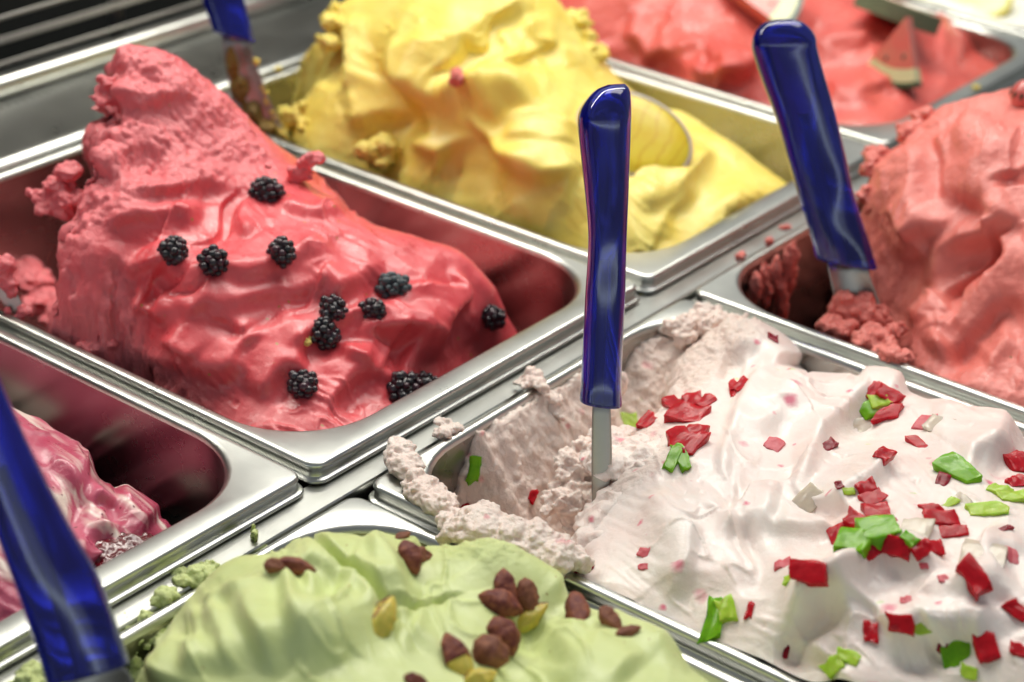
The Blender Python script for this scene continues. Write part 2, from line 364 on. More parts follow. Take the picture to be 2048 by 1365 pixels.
def lumps(name, balls, m, parent=None, voxel=0.9, amp=1.0, seed=0, wl=6.0, rough=1.0, sub=3):
    """blobs fused into one crumbly surface."""
    V = []; F = []; k = 0; bv, bf = ico(sub)
    rs = np.random.RandomState(seed)
    for b in balls:
        c = np.array(b[:3]); r = np.array(b[3] if isinstance(b[3], (tuple, list)) else (b[3],)*3)
        q = bv*r; q = q*(1+0.75*fbm(bv*1.5+rs.uniform(0, 50, 3), 4, 0.6)[:, None]); V.append(q+c); F.append(bf+k); k += len(bv)
    o = new_obj(name, np.vstack(V), np.vstack(F), m, parent)
    md = o.modifiers.new('fuse', 'REMESH'); md.mode = 'VOXEL'; md.voxel_size = voxel*MM
    dg = bpy.context.evaluated_depsgraph_get(); ev = o.evaluated_get(dg); me = bpy.data.meshes.new_from_object(ev)
    o.modifiers.clear(); old = o.data; o.data = me; bpy.data.meshes.remove(old); me.name = name
    n = len(me.vertices); co = np.zeros(n*3, np.float32); me.vertices.foreach_get('co', co); no = np.zeros(n*3, np.float32); me.vertices.foreach_get('normal', no)
    co = co.reshape(-1, 3)/MM; no = no.reshape(-1, 3)
    co = co+no*(amp*(fbm(co/wl+seed, 4, 0.65)*1.5+0.9*(np.abs(noise(co/(wl*0.6)+seed+9))-0.25)))[:, None]
    me.vertices.foreach_set('co', (co*MM).astype(np.float32).ravel())
    me.polygons.foreach_set('use_smooth', np.full(len(me.polygons), True))
    a = me.attributes.new('rough', 'FLOAT', 'POINT'); a.data.foreach_set('value', np.full(n, rough, np.float32))
    if not me.materials: me.materials.append(m)
    me.update(); return split_loose(o)
#@@STRUCTURE
# ------------------------------------------------------------------ the setting: counter, ledge, grille, pans
def struct(name, v, f, m, parent=None, smooth=False): return tag(new_obj(name, v, f, m, parent, smooth), kind='structure')
struct('counter_well', *box(-900, 1500, -700, 372, -150, -140), DARK)
struct('divider_strip', *bridge([rrect(-800, 1300, -11.8, 6, 2.0, -40, 3), rrect(-800, 1300, -11.8, 6, 2.0, -10.6, 3), rrect(-799.3, 1299.3, -11.1, 5.3, 1.5, -9.9, 3)], cap_end=True), STEELX)
def extrude_x(prof, x0, x1):
    n = len(prof); v = [(x0, y, z) for y, z in prof]+[(x1, y, z) for y, z in prof]
    return v, [(i, i+n, (i+1) % n+n, (i+1) % n) for i in range(n)]+[tuple(range(n)), tuple(range(2*n-1, n-1, -1))]
rail = [(352.5, -30), (352.5, -3)]+[(359.5-7*math.cos(a), -3+5.0*math.sin(a)) for a in np.linspace(0.2, math.pi-0.2, 9)]+[(366.5, -3), (366.5, -30)]
tag(new_obj('support_rail', *extrude_x(rail, -700, 1300), STEELX, None, True), 'polished rounded steel rail along the back edge of the pans', 'rail')
ledge = [(370, -30), (370, -6), (372, -4), (430, -4), (433, -6), (433, -30)]
struct('rear_ledge', *extrude_x(ledge, -700, 1400), STEELX)
struct('drain_channel', *extrude_x([(433, -30), (433, -9), (447, -9), (447, -30)], -700, 1400), DARK)
BARM = steel('bar_steel', (0.30, 0.29, 0.27), 0.3, 0.45, 'x')
gr = empty('air_grille', (250, 462, 0), 'dark air intake grille with thin steel bars behind the steel ledge', 'grille')
def part(name, vf, m, parent, smooth=False):
    v, f = vf; l = np.array(parent.location)/MM; return new_obj(name, np.asarray(v, float)-l, f, m, parent, smooth)
part('sill', extrude_x([(447, -30), (447, 2), (449, 5), (455, 6), (458, 4), (458, -30)], -700, 1400), STEEL, gr, True)
for k in range(150):      # perforated strip in the channel in front of the sill
    x = 60+k*6.0
    if k == 0: pv, pf = [], []
    v, f = box(x, x+3.2, 436, 444, -9, -6.5); pf += [tuple(i+len(pv) for i in q) for q in f]; pv += v
pp = part('perforated_strip', (pv, pf), STEEL, gr); pp['kind'] = 'stuff'
for (py, r) in ((130, 0.9), (86, 0.8), (78, 0.6), (37, 0.9), (-16, 0.9), (-62, 0.9), (-110, 0.9)):
    q = at(0, py, y=462)
    ring = lambda x: [(x, 462+r*math.cos(a), q[2]+r*1.5*math.sin(a)) for a in np.linspace(0, 2*math.pi, 11)[:-1]]
    part('bar', bridge([ring(-500), ring(1400)], True, True), BARM, gr, True)
for px in (232,):
    q = at(px, 20, y=480); ring = lambda z: [(q[0]+5*math.cos(a), 480+5*math.sin(a), z) for a in np.linspace(0, 2*math.pi, 13)[:-1]]
    part('upright', bridge([ring(-40), ring(220)], True, True), flat('upright_grey', (0.16, 0.17, 0.17), 0.45), gr, True)
part('cavity', box(-700, 1400, 540, 560, -60, 330), DARK, gr)
part('cavity_floor', box(-700, 1400, 458.5, 539, -60, -30), DARK, gr)
def pan(x0, x1, y0, y1, z, label, ins=(6, 6, 14, 5), rad=46, depth=112):
    """stainless tray: outer lip, flat flange, filleted opening, drafted walls."""
    t = empty('ice_cream_pan', ((x0+x1)/2, (y0+y1)/2, z-depth), label, 'pan', 'steel ice cream pans')
    o = np.array(t.location)/MM; L = []
    def loop(d, dz, r=8.0): L.append(rrect(x0+d, x1-d, y0+d, y1-d, r, z+dz))
    loop(1.2, -9.3, 7); loop(0.3, -9.0, 7.6); loop(0.0, -8.3, 7.8); loop(0.2, -7.7, 7.7); loop(0.8, -7.3, 7.4); loop(1.9, -7.0, 6.8); loop(2.3, -6.4, 6.6); loop(2.3, -3.6, 6.6); loop(1.9, -2.4, 6.8); loop(2.0, -1.4, 6.8); loop(2.5, -0.6, 6.4); loop(3.4, -0.1, 5.8); loop(4.2, 0.0, 5.4)
    a, b, c, d = ins
    def inner(e, dz): L.append(rrect(x0+a+e, x1-b-e, y0+c+e, y1-d-e, rad, z+dz))
    inner(0, 0.0); inner(0.9, -0.3); inner(1.9, -1.3); inner(2.5, -3.0)
    v, f = bridge(L); rim = new_obj('rim', np.array(v)-o, f, STEEL, t)
    L = []
    inner(2.5, -3.0); inner(3.5, -30); inner(6.0, -depth+14); inner(8.5, -depth+5); inner(14, -depth)
    v, f = bridge(L, cap_end=True); new_obj('basin', np.array(v)-o, f, WALL, t)
    return t
PANS = {
 'berry': (-250.5, -1.5, 0, 350, 0, 'steel pan holding the pink and white berry ripple at the left edge'),
 'rasp': (1.5, 250.5, 0, 350, 0, 'steel pan holding the raspberry ice cream topped with blackberries'),
 'mango': (253.5, 502.5, 0, 350, 0, 'steel pan holding the yellow mango ice cream'),
 'melon': (505.5, 754.5, 0, 350, 0, 'steel pan holding the pink watermelon ice cream with melon wedges'),
 'lemon': (757.5, 1006.5, 0, 350, 0, 'steel pan holding the white lemon ice cream in the top right corner'),
 'pist': (-236.5, 12.5, -362, -12, -9, 'steel pan holding the pale green pistachio ice cream'),
 'white': (14.5, 263.5, -364, -14, -6, 'steel pan with a scooped corner holding the white ice cream with candied fruit'),
 'coral': (266.5, 515.5, -364, -14, -5, 'steel pan holding the coral strawberry ice cream at the right edge')}
for k, q in PANS.items(): pan(*q)
def clip_of(k):
    x0, x1, y0, y1, z, _ = PANS[k]; return (x0+6+2.5, x1-6-2.5, y0+14+2.5, y1-5-2.5, 44)
#@@GELATO
# ------------------------------------------------------------------ raspberry
def poly_at(L): return [at(x, y, z=z)[:2] for (x, y, z) in L]
M_RASP = gelato_mat('raspberry', (0.78, 0.115, 0.13), (0.66, 0.06, 0.075), 0.25, (1, .35, .3), 0.38, 0.0028, specks=[(230, 0.16, 0.06, (0.40, 0.20, 0.03), 0.05)], coat=0.2, crumb=0.8, torn=(0.88, 0.26, 0.28))
g = RASP = Gel(2, 250, 5, 340, 0.9, [
 (250, 110, 'y', 226), (330, 112, 'x', 124), (400, 150, 'x', 148), (500, 240, 'x', 164), (570, 300, 'x', 172), (620, 345, 'x', 180), (700, 440, 'x', 186), (780, 500, 'x', 192), (850, 525, 'x', 198), (950, 600, 'x', 210), (1000, 660, 'x', 215),
 (245, 150, -60), (245, 60, -75), (245, 220, -40), (200, 260, 10), (120, 262, 75), (60, 250, 55), (60, 300, -20), (140, 310, -20), (220, 320, -40),
 (600, 850, 'z', -8), (700, 840, 'z', -9), (800, 800, 'z', -12), (900, 745, 'z', -22), (970, 700, 'z', -26), (480, 790, 'z', -6), (400, 765, 'z', -4), (300, 725, 'z', -6),
 (60, 40, -6), (100, 60, 10), (140, 60, 14), (180, 50, 2), (60, 80, 14), (100, 100, 30), (150, 100, 32), (40, 120, 22), (80, 150, 44), (130, 140, 44), (60, 190, 66), (110, 180, 66), (30, 160, 30), (100, 215, 96), (140, 200, 80)], seed=1); g.gain = 1.25
g.strokes([
 ('lip', 15, 7, [(225, 465), (262, 528), (300, 541), (360, 546), (428, 553), (470, 546), (530, 536), (580, 526), (620, 512), (660, 518), (680, 560)]),
 ('sharp', 5, 4, [(300, 548), (335, 600), (366, 638)]), ('sharp', 6, 4, [(428, 556), (405, 600), (370, 636)]), ('crest', 8, 5, [(258, 602), (300, 616), (368, 640)]), ('bowl', 13, 4, [(318, 560), (350, 590)]), ('bowl', 12, 4, [(385, 572), (392, 590)]),
 ('lip', 12, 6, [(345, 652), (396, 612), (470, 598), (560, 580), (630, 574), (690, 600)]), ('lip', 8, 4, [(396, 640), (448, 628), (480, 645), (500, 668)]), ('crest', 6, 4, [(338, 676), (370, 700), (410, 724)]),
 ('bowl', 17, 6, [(430, 440), (455, 460)]), ('crest', 7, 4, [(498, 408), (480, 450), (505, 492)]), ('crest', 10, 5, [(545, 400), (610, 432), (700, 440)]), ('lip', 12, 5, [(205, 446), (270, 432), (345, 434), (400, 455)]),
 ('lip', 9, 5, [(212, 188), (300, 196), (398, 190)]), ('groove', 5, 7, [(192, 150), (208, 215), (225, 275)]), ('groove', 8, 7, [(235, 338), (290, 330), (340, 345)]), ('lip', 9, 5, [(230, 385), (330, 378), (400, 362), (490, 378)]), ('ridge', 13, 6, [(165, 255), (190, 300), (175, 340)]), ('groove', 6, 6, [(135, 345), (190, 352), (240, 345)]), ('ridge', 12, 5, [(140, 430), (160, 490), (180, 560)]), ('groove', 5, 5, [(255, 120), (275, 160), (330, 175)]),
 ('crest', 13, 8, [(866, 735), (859, 682), (873, 634), (902, 590), (906, 562), (885, 552)]), ('lip', 9, 7, [(733, 700), (734, 670), (770, 664), (815, 667), (850, 690)]), ('bowl', 12, 6, [(770, 700), (810, 720)]), ('crest', 10, 5, [(800, 560), (790, 610), (740, 650)]),
 ('lip', 11, 6, [(642, 845), (662, 790), (700, 758), (765, 744), (840, 750)]), ('crest', 8, 4, [(690, 690), (700, 725), (745, 742)]), ('lip', 12, 5, [(560, 690), (620, 672), (690, 640), (740, 640)]), ('ridge', 8, 3, [(580, 545), (640, 560), (700, 620)]),
 ('lip', 13, 4, [(500, 800), (560, 742), (620, 720)]), ('lip', 14, 4, [(270, 750), (340, 712), (420, 738), (500, 720)]), ('crest', 9, 3, [(440, 760), (470, 700), (540, 660)]), ('ridge', 22, 6, [(780, 540), (880, 610), (940, 680)]), ('lip', 12, 5, [(640, 610), (700, 565), (780, 530)])])
g.scoops(1.4, 50, -30, 1.6, 0); g.folds(0.8, 40, -30, 2.0, 1.4, 0); g.folds(0.35, 15, 20, 1.8, 1.2, 11)
foot = [at(235, 700, z=-10)[:2], at(200, 660, z=5)[:2], at(160, 590, z=20)[:2], at(128, 540, z=30)[:2], at(140, 480, z=40)[:2], at(150, 400, z=60)[:2], at(165, 300, z=75)[:2], at(215, 220, z=90)[:2], at(240, 120, z=100)[:2],
        (120, 262), (170, 250), (205, 205), (226, 150), (236, 90), (240, 45), (236, 22), (215, 10), (20, 10), (8, 40)]
g.cliff(foot, 34, 130, 12, 11)
RP = [(110, 560), (150, 330), (180, 240), (230, 90), (330, 100), (420, 150), (520, 260), (560, 330), (480, 350), (380, 380), (240, 440), (190, 480), (170, 600), (215, 690)]
g.rough = np.maximum(g.rough*(1-sstep(150, 230, g.X)*0.7), 0.85*g.mask_poly(RP, 25))
g.build('raspberry_ice_cream', M_RASP, clip_of('rasp'), -112, 3.0, 0.35, wl=8, drag=(0.5, -35))
tag(bpy.data.objects['raspberry_ice_cream'], 'tall pink raspberry ice cream mound studded with blackberries', 'ice cream')
# ------------------------------------------------------------------ white ice cream with candied fruit (scooped corner)
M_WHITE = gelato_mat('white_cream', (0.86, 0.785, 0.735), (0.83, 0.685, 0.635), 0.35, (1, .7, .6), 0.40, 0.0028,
    specks=[(75, 0.10, 0.22, (0.72, 0.20, 0.28), 0.10), (150, 0.12, 0.2, (0.70, 0.16, 0.24), 0.05), (130, 0.10, 0.15, (0.50, 0.62, 0.25), 0.03)], coat=0.15, torn=(0.80, 0.62, 0.52))  # peach on rough areas also paints bounced light into the scooped hollow
g = WHITE = Gel(16, 262, -352, -17, 0.75, [
 (1190, 1020, 'z', -14), (1230, 960, 'z', -6), (1300, 900, 'z', -2), (1260, 870, 'z', -10), (1390, 820, 'z', 4), (1440, 720, 'z', 2), (1420, 660, 'z', -2), (1500, 660, 'z', -4), (1560, 690, 'z', -6), (1500, 770, 'z', 8), (1600, 790, 'z', 8), (1700, 748, 'z', -8), (1830, 812, 'z', -14), (1600, 900, 'z', 12), (1750, 850, 'z', 6), (1900, 835, 'z', -4), (2040, 890, 'z', -10), (1700, 950, 'z', 18), (1850, 950, 'z', 22), (2040, 960, 'z', 16),
 (1400, 1000, 'z', 8), (1550, 1080, 'z', 7), (1300, 1090, 'z', 0), (1185, 1125, 'z', -8), (1350, 1230, 'z', -7), (1540, 1325, 'z', -5), (26, -135, -6), (25, -165, -5), (25, -200, -4), (25, -240, -4), (1480, 1200, 'z', 4), (1650, 1200, 'z', 12), (1800, 1150, 'z', 18), (2040, 1100, 'z', 25), (1700, 1350, 'z', 4), (1900, 1300, 'z', 14), (2040, 1340, 'z', 16),
 (1100, 1000, 'z', -56), (1150, 1070, 'z', -50), (1040, 960, 'z', -56), (1000, 990, 'z', -62), (1050, 1050, 'z', -58), (1280, 800, 'z', -48), (1340, 760, 'z', -40),
 (250, -120, -40), (252, -190, -40), (252, -260, -40), (252, -330, -30), (30, -330, -4), (28, -280, -6), (250, -40, -30)], seed=2); g.gain = 1.3
g.strokes([
 ('crest', 12, 7, [(1560, 735), (1521, 762), (1493, 812), (1468, 865), (1456, 930), (1470, 1000)]), ('ridge', 8, 3.5, [(1594, 750), (1575, 800), (1562, 845)]), ('lip', 9, 6, [(1440, 702), (1490, 700), (1546, 728), (1562, 750)]), ('groove', 5, 6, [(1436, 724), (1460, 733), (1484, 745)]), ('bowl', 20, 9, [(1550, 850), (1545, 930), (1560, 965)]),
 ('lip', 14, 9, [(1585, 990), (1606, 935), (1634, 880), (1664, 838), (1700, 800), (1735, 770)]), ('ridge', 18, 6, [(1850, 832), (1950, 836), (2048, 885)]), ('lip', 10, 5, [(1920, 935), (1960, 905), (2048, 915)]),
 ('crest', 13, 7, [(1502, 1185), (1492, 1120), (1440, 1040), (1360, 930)]), ('groove', 5, 6, [(1508, 1200), (1502, 1125), (1465, 1060)]), ('ridge', 12, 4, [(1310, 960), (1370, 1080), (1400, 1200)]),
 ('lip', 15, 9, [(1540, 1262), (1610, 1228), (1680, 1180), (1735, 1148), (1830, 1140), (1900, 1152)]), ('groove', 6, 8, [(1575, 1345), (1597, 1295), (1645, 1245), (1700, 1215)]), ('ridge', 18, 7, [(1610, 1345), (1640, 1285), (1690, 1245), (1760, 1228)]), ('crest', 9, 5, [(1650, 1195), (1720, 1205), (1775, 1240), (1795, 1290)]),
 ('lip', 13, 8, [(1893, 1160), (1925, 1198), (1985, 1200), (2048, 1178)]), ('groove', 5, 6, [(1898, 1165), (1930, 1203), (1985, 1206), (2048, 1186)]), ('lip', 15, 10, [(1832, 1335), (1858, 1275), (1900, 1243), (1955, 1252), (1995, 1300)]), ('groove', 7, 8, [(1826, 1365), (1848, 1312), (1880, 1282)]),
 ('crest', 11, 5, [(1640, 1030), (1700, 1005), (1760, 960), (1800, 905)]), ('bowl', 14, 5, [(1655, 1010), (1630, 1050)]), ('lip', 11, 5, [(1520, 1045), (1600, 1062), (1680, 1052), (1760, 1082)]), ('ridge', 14, 5, [(1450, 1000), (1500, 1010), (1560, 1020)]), ('crest', 10, 4, [(1330, 1210), (1380, 1130), (1400, 1050)]), ('groove', 8, 5, [(1345, 925), (1385, 975), (1440, 1090)]), ('lip', 12, 4, [(1960, 1090), (2000, 1110), (2048, 1100)]), ('ridge', 14, 5, [(1700, 750), (1760, 760), (1820, 800)])])
g.scoops(1.3, 50, -40, 1.8, 0); g.folds(0.6, 40, -35, 2.2, 1.3, 0); g.folds(0.25, 13, -20, 2.0, 1.2, 12)
# scooped-out corner: everything left of this edge has been dug away
EDGE = [at(1170, 1120, z=-8)[:2], at(1163, 1060, z=-12)[:2], at(1175, 1010, z=-14)[:2], at(1165, 975, z=-18)[:2], at(1190, 930, z=-14)[:2], at(1230, 880, z=-8)[:2], at(1270, 850, z=-10)[:2], at(1330, 800, z=-4)[:2], at(1350, 740, z=-4)[:2], at(1355, 650, z=-4)[:2], at(1390, 628, z=-4)[:2]]
mass = EDGE+[(300, -5), (340, -10), (340, -440), (-80, -440), (-80, -135), at(1130, 1120, z=-8)[:2]]
d = poly_sdf(g.X, g.Y, mass); nz = fbm(np.stack([g.X*0.07, g.Y*0.07, g.X*0+3], -1), 4, 0.6)
d = d+6*nz
t = np.clip((d+9)/9, 0, 1); g.H -= 3.0*t**3
top = g.H-np.clip(d, 0, None)*3.2
d2, s2, _ = seg_dist(g.X, g.Y, np.array([(84, -17), (262, -17)]))                         # gelato left hanging on the back wall, thin, lower towards the corner
wall = -9-np.clip((84-g.X), 0, 60)*1.6-np.clip(g.X-168, 0, 60)*0.9+5*noise(np.stack([g.X*0.09, g.Y*0, g.X*0+8], -1))
back = wall-np.clip(-17-g.Y-7, 0, None)*1.35-3*nz
floor = np.minimum(-62-0.12*(g.X-60)+0.0035*((g.X-95)**2)+0.006*((g.Y+75)**2), -12)-4*nz
left = -10-np.clip(g.X-22-5*nz, 0, None)*2.4+np.clip(-60-g.Y, -60, 0)*1.6
dug = np.maximum(np.maximum(floor, back), left)
k = 6.0; hh = np.clip(0.5+0.5*(top-dug)/k, 0, 1); H2 = dug*(1-hh)+top*hh+k*hh*(1-hh)*0.5
g.H = np.where(d > -9, H2, g.H)
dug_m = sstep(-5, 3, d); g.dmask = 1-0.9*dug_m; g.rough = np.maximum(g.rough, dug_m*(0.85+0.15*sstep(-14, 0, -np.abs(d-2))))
g.rough = np.maximum(g.rough, 0.9*g.mask_poly([(1340, 630), (1500, 640), (1520, 690), (1440, 740), (1370, 800), (1330, 800)], 14))
g.rough = np.maximum(g.rough, 0.45*g.mask_poly([(1180, 1000), (1240, 850), (1330, 850), (1350, 920), (1290, 960), (1220, 1010)], 14))
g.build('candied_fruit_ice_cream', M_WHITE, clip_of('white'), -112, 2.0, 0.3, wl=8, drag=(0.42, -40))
wh = tag(bpy.data.objects['candied_fruit_ice_cream'], 'white ice cream scattered with red and green candied fruit and scooped out at one corner', 'ice cream')
def blobs(pts, r, seed, zj=1.0):
    """ragged dabs of ice cream: many uneven pellets around each point."""
    rs = np.random.RandomState(seed); out = []
    for (x, y, z) in pts:
        q = at(x, y, z=z)
        for k in range(6):
            e = r*rs.choice([1.15, 0.85, 0.6, 0.45, 0.3, 0.8]); c = rs.normal(size=3)*np.array([0.55, 0.55, 0.28*zj])*r
            out.append((q[0]+c[0], q[1]+c[1], q[2]+c[2], (e*rs.uniform(0.7, 1.5), e*rs.uniform(0.7, 1.5), e*rs.uniform(0.5, 1.0))))
    return out
def between(P, n):
    L = catmull(P, n); return [tuple(q) for q in L]
lumps('rim_smear', blobs(between([(797, 898, -2), (815, 940, -3), (845, 985, -3), (885, 1012, -3), (915, 1045, -2), (950, 1060, -1)], 4), 4.2, 1)+blobs(between([(930, 1055, 0), (985, 1058, 2), (1040, 1072, 2), (1080, 1095, 0), (1115, 1115, -3)], 5), 6.2, 2)+blobs([(905, 1078, -4), (930, 1075, -3)], 3.5, 3), M_WHITE, wh, 0.7, 1.0, 3, 5, 0.6)
lumps('rim_smear', blobs([(1062, 758, -4), (1075, 765, -3), (1090, 775, -4), (1050, 770, -5), (1096, 800, -12), (1096, 825, -16)], 4.0, 5)+blobs([(1066, 748, -1)], 2.2, 6), M_WHITE, wh, 0.7, 1.2, 4, 4.5, 0.7)
lumps('rim_smear', blobs([(893, 850, -5), (905, 858, -5), (925, 858, -6), (885, 872, -6), (890, 865, -5)], 2.6, 8)+[(*at(893, 843, z=-3), 1.6)], M_WHITE, wh, 0.6, 0.8, 5, 4, 0.7)
lumps('rim_smear', blobs([(1370, 655, -5), (1400, 645, -4), (1430, 650, -3), (1460, 648, -3), (1485, 650, -4), (1390, 680, -12), (1440, 685, -8)], 5.5, 9), M_WHITE, wh, 0.8, 1.8, 6, 6, 0.8)
lumps('loose_lump', blobs([(1145, 990, -24), (1130, 1010, -28), (1160, 960, -20), (1150, 1040, -32), (1185, 900, -14), (1170, 930, -18)], 6, 12), M_WHITE, wh, 0.8, 2.0, 7, 6, 0.7)
lumps('loose_lump', [(*at(1240, 765, z=-8), (3.5, 3.5, 7)), (*at(1135, 1105, z=-12), (2.2, 2.2, 5)), (*at(1250, 870, z=-10), (6, 6, 4))], M_WHITE, wh, 0.7, 0.8, 8, 5, 0.5)
def px_ball(L): return [(*at(x, y, z=z), r) for x, y, z, r in L]
lumps('churned_lump', px_ball([(1212, 1062, -15, (15, 13, 11)), (1190, 1100, -15, (10, 11, 9)), (1240, 1025, -12, (10, 12, 9)), (1185, 1040, -16, (7, 7, 7)), (1260, 1075, -10, (14, 13, 8))]), M_WHITE, wh, 0.9, 0.7, 31, 12, 0.25)
lumps('churned_lump', blobs([(1235, 885, -9), (1262, 900, -7), (1295, 905, -5), (1250, 935, -8), (1290, 950, -5), (1330, 935, -3), (1225, 915, -12), (1320, 970, -3), (1345, 960, -3)], 7.5, 32)+px_ball([(1270, 925, -8, 9), (1305, 940, -6, 10), (1240, 905, -12, 8)]), M_WHITE, wh, 0.8, 0.9, 32, 7, 0.35)
# ------------------------------------------------------------------ pistachio
M_PIST = gelato_mat('pistachio_cream', (0.62, 0.70, 0.32), (0.55, 0.63, 0.25), 0.25, (1, .8, .5), 0.48, 0.0028, coat=0.04, specks=[(330, 0.12, 0.08, (0.34, 0.26, 0.08), 0.05)])
g = PIST = Gel(-234, 10, -352, -17, 0.8, [
 (390, 1192, 'z', 6), (450, 1145, 'z', 10), (560, 1132, 'z', 12), (680, 1118, 'z', 8), (760, 1100, 'z', 9), (860, 1100, 'z', 12), (1000, 1122, 'z', 15), (1080, 1165, 'z', 15), (1120, 1212, 'z', 13), (1200, 1252, 'z', 14), (1300, 1290, 'z', 15), (1390, 1350, 'z', 14),
 (700, 1250, 'z', 34), (900, 1200, 'z', 26), (1000, 1250, 'z', 24), (1080, 1260, 'z', 14), (500, 1300, 'z', 34), (600, 1200, 'z', 26), (850, 1340, 'z', 30), (1000, 1340, 'z', 24), (1180, 1340, 'z', 28), (380, 1300, 'z', 26), (300, 1360, 'z', 20), (700, 1360, 'z', 36),
 (0, -60, -30), (2, -110, -22), (3, -160, -18), (3, -220, -18), (3, -300, -10), (-40, -25, -40), (-90, -20, -40), (-140, -20, -45), (-100, -300, 30), (-180, -120, 20), (-200, -250, 10), (-200, -60, -20)], seed=3); g.gain = 1.75
g.strokes([
 ('crest', 10, 6, [(452, 1158), (484, 1205), (510, 1265), (545, 1305), (575, 1350)]), ('crest', 10, 6, [(452, 1172), (446, 1260), (470, 1370)]), ('crest', 10, 5, [(420, 1212), (402, 1290), (388, 1370)]), ('crest', 9, 5, [(372, 1262), (340, 1320), (320, 1370)]), ('crest', 9, 5, [(490, 1160), (556, 1215), (600, 1285), (625, 1345)]), ('crest', 8, 4, [(540, 1160), (600, 1190), (640, 1230)]),
 ('ridge', 8, 5, [(655, 1212), (690, 1250), (652, 1300), (668, 1350)]), ('lip', 12, 5.5, [(780, 1300), (803, 1222), (790, 1165), (765, 1130), (700, 1116), (640, 1134), (560, 1152)]), ('bowl', 15, 8, [(715, 1175), (690, 1200)]), ('crest', 8, 4, [(560, 1182), (640, 1172), (720, 1212), (748, 1275)]), ('crest', 8, 4, [(700, 1150), (740, 1180), (760, 1230)]),
 ('sharp', 4, 5, [(890, 1096), (1000, 1121), (1080, 1165), (1124, 1222)]), ('groove', 12, 6, [(1110, 1268), (1060, 1315), (1000, 1368)]), ('crest', 10, 6, [(1108, 1268), (1165, 1248), (1235, 1258), (1310, 1292), (1388, 1352)]), ('ridge', 9, 5, [(1165, 1255), (1145, 1295), (1112, 1362)]), ('ridge', 8, 4, [(1180, 1262), (1230, 1310), (1260, 1362)]), ('ridge', 14, 5, [(740, 1098), (800, 1100), (850, 1118)]), ('bowl', 13, 4, [(845, 1210), (850, 1230)]), ('crest', 9, 3, [(832, 1195), (850, 1240), (822, 1295)])])
g.scoops(1.0, 44, -60, 1.9, 0); g.folds(0.5, 40, -55, 2.4, 1.3, 3); g.folds(0.2, 13, -60, 2.0, 1.2, 15)
foot = [at(300, 1420, z=0)[:2], at(262, 1330, z=5)[:2], at(290, 1270, z=5)[:2], at(380, 1195, z=5)[:2], at(450, 1143, z=8)[:2], at(560, 1130, z=10)[:2], at(680, 1108, z=10)[:2], at(760, 1088, z=10)[:2], at(900, 1092, z=10)[:2], at(1000, 1118, z=12)[:2], (0, -108), (4, -130), (4, -345), (-225, -345), (-225, -150)]
g.cliff(foot, 34, 110, 8, 4); g.rough = np.maximum(g.rough*0.5, 0.8*g.mask_poly([(880, 1090), (1000, 1118), (1060, 1150), (980, 1140), (880, 1120)], 10))
g.build('pistachio_ice_cream', M_PIST, clip_of('pist'), -112, 1.5, 0.3, drag=(0.55, -60))
pi = tag(bpy.data.objects['pistachio_ice_cream'], 'pale green pistachio ice cream with nuts on top in the front pan', 'ice cream')
lumps('wall_smear', blobs([(380, 1165, -12), (400, 1150, -10), (415, 1165, -14), (365, 1185, -14), (340, 1200, -12), (430, 1150, -14)], 4.0, 21), M_PIST, pi, 0.8, 1.2, 11, 5, 0.9)
lumps('wall_smear', blobs(between([(255, 1275, -16), (300, 1250, -18), (330, 1235, -18), (360, 1225, -20)], 4), 5.5, 22)+blobs(between([(250, 1300, -24), (300, 1290, -28), (320, 1270, -26)], 4), 6.0, 23)+blobs([(265, 1335, -30), (280, 1350, -30), (255, 1350, -28)], 5, 24), M_PIST, pi, 0.8, 1.8, 12, 5, 1.0)
lumps('wall_smear', blobs([(80, 1345, -9), (60, 1360, -9), (95, 1365, -12), (50, 1365, -10)], 4, 26), M_PIST, pi, 0.8, 1.2, 13, 5, 1.0)
lumps('wall_smear', blobs([(515, 1118, -16), (535, 1112, -14), (500, 1122, -18)], 3.2, 27), M_PIST, pi, 0.7, 1.0, 14, 4, 1.0)
# ------------------------------------------------------------------ mango
M_MANGO = gelato_mat('mango_cream', (0.87, 0.74, 0.19), (0.84, 0.64, 0.10), 0.25, (1, .7, .2), 0.45, 0.0028, coat=0.1)
g = MANGO = Gel(254, 502, 5, 342, 1.0, [
 (1115, 0, 'x', 422), (1190, 112, 'x', 425), (1250, 178, 'x', 432), (1370, 228, 'x', 446), (1455, 286, 'x', 430), (1540, 382, 'x', 402), (1330, 250, 'x', 425), (1420, 320, 'x', 405), (1480, 400, 'z', 5), (1500, 380, 'z', 3),
 (570, 240, 'x', 285), (600, 190, 'x', 292), (640, 130, 'x', 305), (665, 25, 'x', 330), (740, -20, 'x', 345), (900, -60, 'x', 370), (1000, -60, 'x', 390),
 (830, 150, 'z', 46), (920, 190, 'z', 42), (780, 325, 'z', -4), (900, 385, 'z', -6), (1000, 445, 'z', -9), (1100, 475, 'z', -9), (1250, 500, 'z', -10), (1400, 480, 'z', -10), (1310, 270, 'z', 24), (1060, 120, 'z', 52), (1150, 300, 'z', 28), (1050, 330, 'z', 24), (930, 290, 'z', 22), (850, 260, 'z', 24), (1200, 420, 'z', 6), (1400, 360, 'z', 8), (700, 120, 'z', 40), (680, 240, 'z', 14),
 (480, 60, -40), (488, 120, -35), (485, 180, -30), (470, 250, -10), (400, 320, 0), (330, 325, 10), (280, 320, -30), (470, 320, -60)], seed=4); g.gain = 1.1
